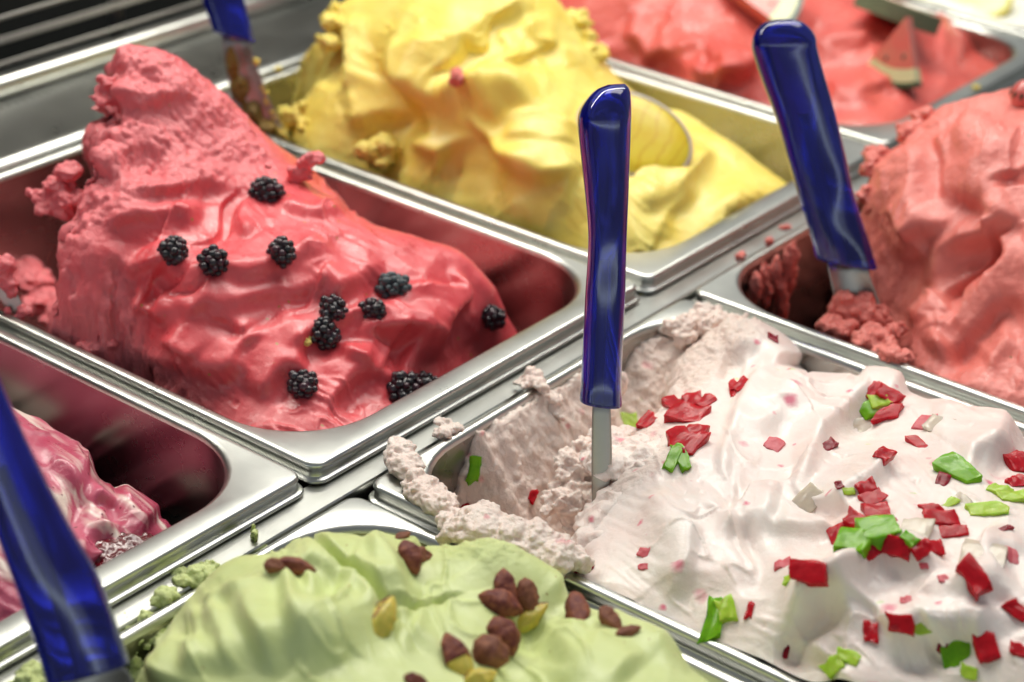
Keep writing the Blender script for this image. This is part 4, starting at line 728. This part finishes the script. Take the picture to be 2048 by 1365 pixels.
crumb(1478, 518, 3.0, M_CORAL, 'coral crumb on the bare steel left of the coral pan opening', z=-5, seed=4); crumb(1537, 488, 2.8, M_CORAL, 'coral crumb on the back rim of the coral pan', z=-5, seed=5)
crumb(1569, 460, 2.0, M_CORAL, 'smallest coral crumb on the back rim nearest the slanted handle', z=-5, seed=6); crumb(556, 142, 2.2, M_MANGO, 'yellow crumb on the steel rail right of the dark spatula', z=-1, seed=7)
crumb(537, 383, 1.5, M_RASP, 'pink crumb lying on top of the highest blackberry', RASP, seed=8).location.z += 0.0125
crumb(1955, 178, 1.8, M_MANGO, 'yellow crumb on the front rim of the watermelon pan', z=0, seed=9)
M_REDC = glossy('candied_cherry', (0.60, 0.010, 0.022), (0.42, 0.006, 0.014), 0.2, 0.2, 0.6, 0.0, 260, 0.3); M_PINKC = glossy('candied_pink', (0.74, 0.17, 0.20), (0.66, 0.10, 0.13), 0.3, 0.2, 0.5, 0.0, 260, 0.3)
M_GREENC = glossy('candied_green', (0.24, 0.52, 0.015), (0.14, 0.38, 0.01), 0.2, 0.2, 0.6, 0.0, 180, 0.3, (.5, 1, .2)); M_LIMEC = glossy('candied_lime', (0.50, 0.70, 0.08), (0.40, 0.60, 0.04), 0.24, 0.2, 0.6, 0.0, 180, 0.3, (.5, 1, .2))
M_PALEC = glossy('candied_pear', (0.86, 0.76, 0.62), (0.83, 0.70, 0.56), 0.22, 0.35, 0.6, 0.0, 220, 0.25, (1, .9, .6)); M_DARKC = glossy('candied_dark', (0.30, 0.006, 0.022), (0.20, 0.003, 0.014), 0.24, 0.2, 0.4, 0.0, 260, 0.3)
for _m in (M_REDC, M_GREENC, M_LIMEC, M_PINKC, M_DARKC): _m.node_tree.nodes['Principled BSDF'].inputs['Specular IOR Level'].default_value = 0.16
CM = dict(r=M_REDC, p=M_PINKC, g=M_GREENC, l=M_LIMEC, w=M_PALEC, d=M_DARKC)
def chunk_mesh(sx, sy, sz, seed, jag=0.14):
    rs = np.random.RandomState(seed+900); bm = bmesh.new(); bmesh.ops.create_cube(bm, size=1.0)
    long_ = [e for e in bm.edges if abs(e.verts[0].co.x-e.verts[1].co.x) > 0.5]
    bmesh.ops.subdivide_edges(bm, edges=long_, cuts=2, use_grid_fill=True)
    oth = [e for e in bm.edges if abs(e.verts[0].co.y-e.verts[1].co.y) > 0.5]; bmesh.ops.subdivide_edges(bm, edges=oth, cuts=1, use_grid_fill=True)
    sk = rs.normal()*0.14; kx = rs.uniform(-0.18, 0.18); bend = rs.normal()*0.10
    for v in bm.verts:
        x, y, z = v.co; x += sk*y; y *= 1+kx*x*2; z += bend*(x*x-0.1)*0.7
        v.co = Vector(((x+rs.normal()*jag*0.38)*sx, (y+rs.normal()*jag*0.5)*sy, (z+rs.normal()*jag*0.55)*sz))
    bmesh.ops.bevel(bm, geom=[e for e in bm.edges if len(e.link_faces) == 2 and e.calc_face_angle(0) > 0.5], offset=min(sx, sy, sz)*0.11, segments=2, affect='EDGES', profile=0.6, clamp_overlap=True)
    bmesh.ops.triangulate(bm, faces=[f for f in bm.faces if len(f.verts) > 4])
    bmesh.ops.subdivide_edges(bm, edges=[e for e in bm.edges if e.calc_length() > 0.9], cuts=2, use_grid_fill=True); bmesh.ops.triangulate(bm, faces=[f for f in bm.faces if len(f.verts) > 4])
    bm.normal_update(); cc = np.array([v.co[:] for v in bm.verts]); nn = 0.13*min(sx, sy, 5.0)*fbm(cc/2.4+seed*3.1, 3)
    for v, e in zip(bm.verts, nn): v.co += v.normal*float(e)
    me = bpy.data.meshes.new('candied_fruit')
    for v in bm.verts: v.co *= MM
    bm.to_mesh(me); bm.free()
    for p in me.polygons: p.use_smooth = True
    me.set_sharp_from_angle(angle=1.0)
    return me
CANDY = [  # colour, pixel x, y, width, height, angle, sink, label
('r', 1468, 781, 20, 34, -10, 0.0, 'left half of the heart shaped red piece high on the white ice cream'),
('r', 1484, 774, 20, 34, 20, 0.0, 'right half of the heart shaped red piece high on the white ice cream'),
('r', 1352, 812, 42, 30, 35, 0.0, 'red piece at the upper left of the big red heap by the scooped hollow'),
('r', 1388, 806, 40, 30, -20, 0.0, 'red piece at the upper right of the big red heap by the hollow'),
('r', 1412, 806, 24, 34, 30, 0.0, 'small red piece standing at the right end of the big red heap'),
('r', 1375, 835, 78, 40, 10, 0.0, 'largest red piece in the middle of the big red heap'),
('r', 1388, 870, 40, 28, 10, 0.0, 'red piece under the middle of the big red heap'),
('r', 1362, 882, 42, 44, 60, 0.0, 'red piece just above the dark green leaf shaped piece'),
('r', 1385, 892, 36, 50, 15, 0.0, 'red piece touching the green piece at the lower end of the heap'),
('r', 1297, 846, 24, 34, 25, 0.0, 'lone red piece left of the big red heap'),
('g', 1345, 920, 26, 48, 10, 0.0, 'dark green piece left half beside the lower red heap'),
('g', 1362, 914, 24, 54, -15, 0.0, 'green piece right half below the big red heap'),
('d', 1150, 908, 16, 34, 25, 0.1, 'dark red piece left of the blade of the upright spatula'),
('r', 1066, 992, 16, 26, 30, 0.2, 'dull red piece embedded in the wall of the scooped hollow'),
('r', 932, 1018, 20, 18, -40, 0.0, 'red piece at the corner of the scooped hollow by the rim smear'),
('d', 1168, 1140, 36, 20, 0, 0.1, 'dark red piece at the left rim below the hollow'),
('p', 1288, 1106, 24, 20, 5, 0.15, 'pale pink piece sunk in the smooth white patch right of the hollow'),
('p', 1288, 1134, 22, 12, 0, 0.3, 'faint pink piece under the surface below the pale pink one'),
('p', 1548, 893, 36, 28, 20, 0.2, 'pink piece sunk in the smooth scoop below the heart shaped piece'),
('d', 1545, 678, 22, 16, 20, 0.1, 'dark red piece at the back edge near the coral pan'),
('r', 1748, 784, 26, 40, 25, 0.0, 'upright red piece at the top of the mixed cluster near the back rim'),
('r', 1778, 794, 46, 26, 35, 0.0, 'long red piece right of the upright one near the back rim'),
('g', 1738, 824, 44, 36, -25, 0.0, 'dark green piece at the left of the cluster near the back rim'),
('l', 1760, 806, 40, 26, -10, 0.0, 'bright green piece lying over the cluster near the back rim'),
('r', 1776, 830, 54, 26, -10, 0.0, 'red piece below the bright green one near the back rim'),
('w', 1712, 858, 66, 40, -10, 0.1, 'large pale translucent piece left of the cluster near the back rim'),
('p', 1850, 850, 32, 32, 8, 0.05, 'square salmon piece alone on the white hump'),
('w', 1876, 846, 46, 40, 20, 0.2, 'pale piece beside the square salmon piece'),
('r', 1838, 890, 40, 20, 40, 0.05, 'narrow red piece below the square salmon piece'),
('r', 1768, 912, 30, 26, 35, 0.05, 'small red piece under the pale translucent piece'),
('d', 1657, 893, 30, 22, -35, 0.1, 'dark red piece tucked in the long crease of the white ice cream'),
('g', 1918, 946, 84, 44, 35, 0.0, 'large ridged dark green piece on the right white hump'),
('d', 1886, 962, 24, 28, 20, 0.1, 'dark red piece half under the ridged green piece'),
('r', 2034, 932, 44, 44, 0, 0.0, 'square red piece cut by the right frame edge'),
('r', 2034, 967, 40, 26, -20, 0.0, 'red piece under the square one at the right frame edge'),
('l', 1998, 986, 42, 22, 25, 0.0, 'thin lime piece below the ridged dark green piece'),
('l', 2026, 996, 56, 24, -5, 0.0, 'lime piece at the right frame edge below the red pair'),
('l', 1899, 1008, 30, 16, -40, 0.05, 'small lime piece at the left of the lime group'),
('w', 1926, 1003, 40, 24, 30, 0.1, 'clear pale piece between the lime pieces'),
('l', 1971, 1023, 80, 26, -5, 0.0, 'long lime bar lying on the right white hump'),
('r', 1863, 1019, 40, 18, -8, 0.0, 'thin red piece above the red pair on the right'),
('r', 1882, 1041, 66, 36, 0, 0.0, 'large red piece in the middle of the right hand red stack'),
('r', 1909, 1067, 60, 24, -8, 0.0, 'lowest red bar of the right hand red stack'),
('r', 1732, 978, 40, 32, -20, 0.0, 'upper red cube of the tall red stack in the middle'),
('r', 1745, 998, 46, 28, -25, 0.0, 'second red cube of the tall red stack in the middle'),
('r', 1757, 1033, 44, 50, 60, 0.02, 'red slab leaning under the tall red stack'),
('r', 1712, 1043, 42, 32, 30, 0.0, 'broken red piece left of the leaning slab'),
('r', 1690, 1068, 62, 32, -25, 0.0, 'long dark red piece at the left end of the central cluster'),
('l', 1698, 984, 24, 14, 0, 0.1, 'tiny lime piece left of the tall red stack'),
('d', 1679, 972, 16, 14, -20, 0.1, 'tiny dark red piece far left of the tall red stack'),
('g', 1708, 1091, 64, 38, 10, 0.0, 'dark green piece at the lower left of the central cluster'),
('g', 1758, 1066, 74, 46, -15, 0.0, 'large bright green piece in the middle of the central cluster'),
('r', 1748, 1103, 40, 26, -25, 0.0, 'red piece smeared with white at the bottom of the central cluster'),
('r', 1797, 1095, 56, 40, 15, 0.0, 'red piece right of the green one in the central cluster'),
('g', 1818, 1080, 34, 22, 40, 0.0, 'small green piece behind the right red pair of the central cluster'),
('r', 1842, 1100, 36, 30, -30, 0.0, 'red piece second from the right end of the central cluster'),
('r', 1868, 1097, 30, 30, 10, 0.0, 'red piece at the right end of the central cluster'),
('w', 1832, 1062, 60, 46, 15, 0.15, 'pale translucent piece between the central cluster and the right red stack'),
('w', 1966, 1112, 90, 70, 10, 0.25, 'broad pale translucent piece above the arrow shaped red piece'),
('w', 1618, 996, 44, 60, 20, 0.15, 'pale amber piece in the crease left of the tall red stack'),
('r', 1617, 1146, 76, 44, 8, 0.0, 'wide jagged red piece alone left below the central cluster'),
('p', 1565, 1130, 34, 18, -10, 0.2, 'faint pink piece left of the wide jagged red one'),
('r', 1946, 1155, 78, 44, 55, 0.0, 'arrow shaped red piece under the broad pale piece'),
('p', 2024, 1114, 22, 36, 0, 0.2, 'blurred pink piece near the right frame edge'),
('r', 1801, 1247, 54, 36, 12, 0.0, 'red cube in the hollow of the lower fold'),
('r', 1741, 1267, 28, 40, 0, 0.0, 'narrow red piece left of the red cube in the lower fold'),
('l', 1846, 1258, 40, 22, -15, 0.2, 'pale green piece half covered with white right of the red cube'),
('g', 1918, 1308, 76, 64, -20, 0.0, 'large square green piece in the lower right corner'),
('l', 1938, 1346, 34, 24, 20, 0.0, 'bright green lump at the foot of the large square green piece'),
('r', 1974, 1297, 44, 58, -8, 0.0, 'upright red piece right of the large square green piece'),
('d', 1884, 1297, 20, 22, 20, 0.1, 'dark red piece hidden left of the large square green piece'),
('r', 2036, 1224, 52, 30, 40, 0.0, 'red piece at the right frame edge above the lower corner'),
('r', 2036, 1302, 36, 22, 20, 0.0, 'red piece at the right frame edge in the lower corner'),
('l', 1668, 1334, 44, 30, -40, 0.0, 'left half of the bent lime piece at the lower frame edge'),
('l', 1698, 1318, 46, 24, 20, 0.0, 'right half of the bent lime piece at the lower frame edge'),
('g', 1428, 1243, 40, 84, 5, 0.0, 'tall green piece at the left rim of the white pan'),
('l', 1453, 1222, 40, 50, -15, 0.0, 'folded lime piece joined to the tall green one at the rim'),
('r', 1500, 1222, 14, 32, 10, 0.1, 'thin red piece right of the tall green piece by the rim'),
('d', 1572, 1304, 12, 26, 15, 0.1, 'thin dark red piece in the lower crease by the rim'),
('p', 1812, 1202, 22, 14, -10, 0.2, 'small pink piece above the red cube in the lower fold'),
('p', 1848, 1132, 18, 12, 0, 0.2, 'tiny pink piece under the right end of the central cluster'),
('p', 1886, 1158, 20, 16, 0, 0.2, 'tiny pink piece left of the arrow shaped red piece'),
('d', 2006, 1060, 36, 12, -20, 0.1, 'thin dark red sliver right of the right hand red stack'),
('l', 1578, 1160, 20, 14, -20, 0.1, 'tiny lime piece under the wide jagged red one'),
('g', 948, 938, 26, 50, 5, 0.3, 'green piece behind frosted ice cream in the bare steel corner'),
('l', 1258, 845, 34, 36, 0, 0.15, 'pale yellow green piece right of the upright handle end'),
]
CNAME = dict(r='candied_cherry_piece', p='candied_cherry_piece', d='candied_cherry_piece', g='candied_green_piece', l='candied_green_piece', w='candied_pear_piece')
for i, (c, x, y, w, h, a, sink, lab) in enumerate(CANDY):
    q, t, b, n, k = axes_at(WHITE, x, y, a, blend=0.35)
    sx, sy = w*k[0]*0.97, h*k[1]*0.97; sink += 0.46 if c == 'w' else 0.06; sz = max(1.4, min(sx, sy)*0.46)
    me = chunk_mesh(sx, sy, sz, i); me.materials.append(CM[c]); o = bpy.data.objects.new(CNAME[c], me); COL.objects.link(o)
    place(o, q+n*sz*(0.16-sink), t, b, n); tag(o, lab, 'candied fruit', 'candied fruit on the white ice cream')
# pistachio kernels: green-yellow kernel partly covered by brown skin
M_SKIN = glossy('pistachio_skin', (0.30, 0.10, 0.05), (0.085, 0.012, 0.020), 0.55, coat=0.0, scale=260, bmp=0.7); M_TAN = glossy('pistachio_skin_tan', (0.30, 0.12, 0.06), (0.14, 0.045, 0.03), 0.6, coat=0.0, scale=260, bmp=0.7); M_KERN = glossy('pistachio_kernel', (0.68, 0.52, 0.08), (0.46, 0.42, 0.06), 0.42, sss=0.2, coat=0.1, scale=260, bmp=0.25)
def nut_mesh(sx, sy, sz, seed, lo=-1.0, hi=1.0, grow=0.0):
    """pointed, angular kernel with a seam and wrinkles; lo..hi = stretch along the nut."""
    rs = np.random.RandomState(seed+5); L = []; us = np.linspace(max(lo, -0.99), min(hi, 0.99), 15); ph = rs.uniform(0, 6); tip = rs.uniform(0.15, 0.35); bend = rs.normal()*0.12
    hx = rs.uniform(0, 50)
    for u in us:
        pr = (max(0.0, 1-abs(u)**1.9))**0.8*(1-tip*u)+0.03; ring = []
        for k in range(22):
            a = 2*math.pi*k/22; cs, sn = math.cos(a), math.sin(a)
            wob = 1+0.10*math.cos(4*a+ph)-0.22*math.exp(-((a-1.6)/0.22)**2)*(1-u*u)+0.24*float(noise(np.array([u*2.2+hx, cs*1.4, sn*1.4])))+0.14*float(noise(np.array([u*7+hx, cs*4, sn*4])))
            ring.append((u*sx*(1+grow*0.5), (cs*pr*wob*(1+grow)+bend*u*u)*sy, sn*sz*pr*wob*(1+grow)))
        L.append(ring)
    return bridge(L, True, True)
def pistachio(x, y, w, h, a, style, lab, i):
    q, t, b, n, k = axes_at(PIST, x, y, a, blend=0.7); sx, sy = w*k[0]*0.62, h*k[1]*0.47; sz = sy*0.8
    root = empty('pistachio', (0, 0, 0), lab, 'pistachio', 'pistachio nuts on the pistachio ice cream'); place(root, q+n*sz*0.45, t, b, n)
    sk = M_TAN if style == 'tan' else M_SKIN
    new_obj('kernel', *nut_mesh(sx, sy, sz, i), M_KERN if style not in ('tan', 'full') else sk, root)
    if style == 'half': new_obj('skin', *nut_mesh(sx, sy, sz, i, -1, 0.05, 0.06), sk, root)
    elif style == 'tip': new_obj('skin', *nut_mesh(sx, sy, sz, i, 0.55, 1, 0.07), sk, root); 
    elif style == 'edge':
        v, f = nut_mesh(sx*1.03, sy*0.98, sz*0.9, i); v = np.array(v); v[:, 1] += sy*0.22; v[:, 2] -= sz*0.3; new_obj('skin', v, f, sk, root)
    elif style == 'full': new_obj('skin', *nut_mesh(sx, sy, sz, i, -1, 0.8, 0.05), sk, root)
    else: new_obj('skin', *nut_mesh(sx, sy, sz, i, -0.85, 0.85, 0.05), sk, root)
for i, q in enumerate([(1012, 1188, 78, 42, 75, 'full', 'upright brown pistachio at the top of the nut cluster'), (1000, 1213, 78, 46, 20, 'full', 'wide dark red pistachio at the left of the nut cluster'), (1054, 1196, 62, 40, 75, 'tan', 'tan wrinkled pistachio at the upper right of the cluster'), (1062, 1238, 72, 36, -40, 'edge', 'yellow green pistachio with brown underside in the cluster'), (1006, 1278, 70, 52, 65, 'full', 'dark red pistachio in the middle of the cluster below the wide one'),
  (977, 1314, 66, 58, 30, 'tan', 'round tan pistachio with a seam at the bottom of the cluster'), (916, 1325, 96, 48, 60, 'half', 'pistachio with brown upper half and yellow lower half left of the cluster'), (765, 1242, 80, 52, -65, 'edge', 'yellow peeled pistachio alone on the left swirl'), (1155, 1229, 64, 46, 80, 'full', 'dark red pistachio by the steel rim right of the cluster'), (1222, 1243, 52, 34, 50, 'tan', 'reddish brown pistachio near the rim, second from the right'),
  (1256, 1266, 46, 20, -20, 'tan', 'splinter of pistachio furthest right on the pistachio ice cream'), (818, 1120, 60, 40, 70, 'full', 'dark brown pistachio half under a fold at the back edge'), (838, 1116, 46, 30, 10, 'tan', 'ragged brown piece of pistachio beside the fold at the back edge'), (806, 1076, 28, 18, -30, 'tan', 'tiny orange brown nut piece on the back edge'), (592, 1136, 70, 34, 10, 'full', 'dark flat pistachio behind the left swirl'), (550, 1136, 36, 26, 10, 'tan', 'tan nut piece at the left of the flat dark one'), (962, 1362, 56, 36, -20, 'edge', 'pistachio at the lower frame edge under the round tan one'), (832, 1366, 44, 26, 20, 'full', 'brown pistachio tip at the lower frame edge left of the two toned nut')]): pistachio(*q, i)
for _m in (M_SKIN, M_TAN): _m.node_tree.nodes['Principled BSDF'].inputs['Specular IOR Level'].default_value = 0.22
# fruit slices
def disc(rx, ry, h, n=40, dome=0.0): return bridge([[(rx*s*math.cos(a), ry*s*math.sin(a), z) for a in np.linspace(0, 2*math.pi, n+1)[:-1]] for s, z in ((0.97, -h/2), (1.0, -h/2+0.6), (1.0, h/2-0.6), (0.97, h/2), (0.6, h/2+dome*0.7), (0.25, h/2+dome))], True, True)
M_MFLESH = glossy('mango_flesh', (0.87, 0.70, 0.05), (0.82, 0.58, 0.02), 0.28, trans=0.15, sss=0.4, coat=0.3, scale=60, bmp=0.3, radius=(1, .7, .1)); M_MSKIN = glossy('mango_skin', (0.58, 0.50, 0.40), (0.44, 0.38, 0.34), 0.4, scale=100)
def frame(px, py, d, nrm, ang):
    q = depth_at(px, py, d); n = np.array(nrm, float); n /= np.linalg.norm(n); a = math.radians(ang); t = RT*math.cos(a)-UP*math.sin(a); t -= n*(t@n); t /= np.linalg.norm(t); return q, t, np.cross(n, t), n
hq = MANGO.hit(1275, 280); hd = float((hq-CAM)@FW)
q, t, b, n = frame(1268, 275, hd-5, TOCAM(hq)*0.8+np.array([0, 0, 0.6])+RT*0.25, 25)
nt = M_MFLESH.node_tree; bs = nt.nodes['Principled BSDF']; wv = N(nt, 'ShaderNodeTexWave'); wv.inputs['Scale'].default_value = 34; wv.inputs['Distortion'].default_value = 5.0; wv.inputs['Detail'].default_value = 3; wv.inputs['Detail Scale'].default_value = 1.5; nt.links.new(coords(nt), wv.inputs['Vector'])
src = bs.inputs['Base Color'].links[0].from_socket; rw = ramp(nt, wv.outputs[1], [(0.0, (1, 1, 1)), (0.14, (0, 0, 0))]); nt.links.new(mixc(nt, math_(nt, 'MULTIPLY', rw.outputs[0], 0.6), src, (0.70, 0.42, 0.01)), bs.inputs['Base Color'])
ms = empty('mango_slice', (0, 0, 0), 'oval yellow mango slice with thin skin edge pressed into the mango ice cream', 'mango slice'); place(ms, q, t, b, n)
new_obj('flesh', *disc(33, 25, 7, dome=0.6), M_MFLESH, ms); new_obj('skin', *bridge([[(r*33*math.cos(a), r*25*math.sin(a), z) for a in np.linspace(0, 2*math.pi, 49)[:-1]] for r, z in ((0.975, 3.9), (1.04, 3.6), (1.07, -2.0), (0.7, -9), (0.2, -11))], True), M_MSKIN, ms)
M_LEM = glossy('lemon_flesh', (0.80, 0.80, 0.36), (0.74, 0.72, 0.26), 0.3, sss=0.3, coat=0.3, scale=80); M_LRIM = glossy('lemon_peel', (0.72, 0.58, 0.05), (0.62, 0.48, 0.03), 0.4, scale=150)
lq = LEMON.hit(1960, 0); ld = float((lq-CAM)@FW); q, t, b, n = frame(1958, -4, ld-4, TOCAM(lq)*0.5+np.array([0, 0, 0.8]), 10)
ls = empty('lemon_slice', (0, 0, 0), 'pale yellow lemon slice on the white ice cream in the top right corner', 'lemon slice'); place(ls, q, t, b, n)
new_obj('flesh', *disc(23, 23, 5), M_LEM, ls); new_obj('peel', *bridge([[(r*23*math.cos(a), r*23*math.sin(a), z) for a in np.linspace(0, 2*math.pi, 49)[:-1]] for r, z in ((0.98, 2.2), (1.06, 1.8), (1.06, -2.2), (0.98, -2.4))]), M_LRIM, ls)
M_WM = glossy('watermelon_flesh', (0.68, 0.14, 0.12), (0.60, 0.20, 0.15), 0.3, sss=0.3, coat=0.3, scale=90); M_RIND = glossy('watermelon_rind', (0.66, 0.68, 0.40), (0.58, 0.60, 0.32), 0.35, coat=0.2, scale=90); M_WSK = glossy('watermelon_skin', (0.045, 0.10, 0.05), (0.02, 0.05, 0.03), 0.35, coat=0.2, scale=60); M_WY = glossy('watermelon_rind_amber', (0.55, 0.36, 0.10), (0.48, 0.28, 0.07), 0.35, scale=90)
def wedge(lab, px, py, d, nrm, ang, r, half, th=9, seeds=2, skin=None):
    q, t, b, n = frame(px, py, d, nrm, ang); w = empty('watermelon_wedge', (0, 0, 0), lab, 'melon wedge', 'watermelon wedges'); place(w, q, t, b, n)
    def sector(r0, r1):
        A = np.linspace(-half, half, 13); P = [(r1*math.sin(a), -r1*math.cos(a)) for a in A]; P += [(r0*math.sin(a), -r0*math.cos(a)) for a in A[::-1]] if r0 > 0 else [(0, 0)]
        return bridge([[(x, y+r*0.6, z) for x, y in P] for z in (-th/2, th/2)], True, True)
    for nm, r0, r1, m in (('flesh', 0, r*0.74, M_WM), ('rind', r*0.74, r*0.93, M_RIND), ('skin', r*0.93, r, skin or M_WSK)):
        o = new_obj(nm, *sector(r0, r1), m, w, False)
    for k in range(seeds):
        v, f = ico(1); new_obj('seed', v*np.array([1.2, 2.2, 0.8])+np.array([(-1)**k*r*0.13, r*0.05-r*0.08*k, th/2]), f, M_WSK, w)
mh = MELON.hit(1790, 150); md_ = float((mh-CAM)@FW)
wedge('watermelon wedge with dark green skin standing right of the slanted handle', 1795, 118, md_-6, TOCAM(mh)-RT*0.55+np.array([0, 0, .1]), 14, 46, 0.46)
mh = MELON.hit(1540, 40); md2 = float((mh-CAM)@FW)
wedge('watermelon wedge with pale rind left of the top of the slanted handle', 1540, 0, md2-8, TOCAM(mh)*0.6+RT*0.1+np.array([0, 0, .8]), -75, 54, 0.5)
mh = MELON.hit(1790, 50); md3 = float((mh-CAM)@FW)
wedge('watermelon wedge showing its green outer skin at the top edge of the picture', 1788, 20, md3-10, UP*0.75+TOCAM(mh)*0.2+RT*0.3, 8, 62, 0.5, 12, 0, flat('watermelon_skin_pale', (0.20, 0.25, 0.14), 0.4))
# strawberry garnish at the right edge
cq = CORAL.hit(2046, 215); st = empty('strawberry', tuple(cq+np.array([7, 2, 3])), 'half seen strawberry with dark leaves on the coral ice cream', 'strawberry')
v, f = ico(3); new_obj('fruit', v*np.array([9, 9, 10])*(1-0.25*np.clip(-v[:, 2:3], 0, 1)), f, glossy('strawberry_red', (0.66, 0.20, 0.18), (0.52, 0.09, 0.08), 0.3, coat=0.3, scale=150, bmp=0.4), st)
for k in range(6):
    a = math.pi*0.55+k*0.5; P = [np.array([math.cos(a)*s*8, math.sin(a)*s*8, 9-5*s*s]) for s in np.linspace(0.1, 1.25, 6)]; wd = [1, 2.2, 2.6, 2, 1.2, .2]; sd = np.array([-math.sin(a), math.cos(a), 0])
    new_obj('leaf', *bridge([[p+sd*w, p+np.array([0, 0, .5]), p-sd*w, p-np.array([0, 0, .3])] for p, w in zip(P, wd)], True, True), flat('strawberry_leaf_%s' % 'abcdef'[k], (0.07, 0.055, 0.025), 0.5), st)
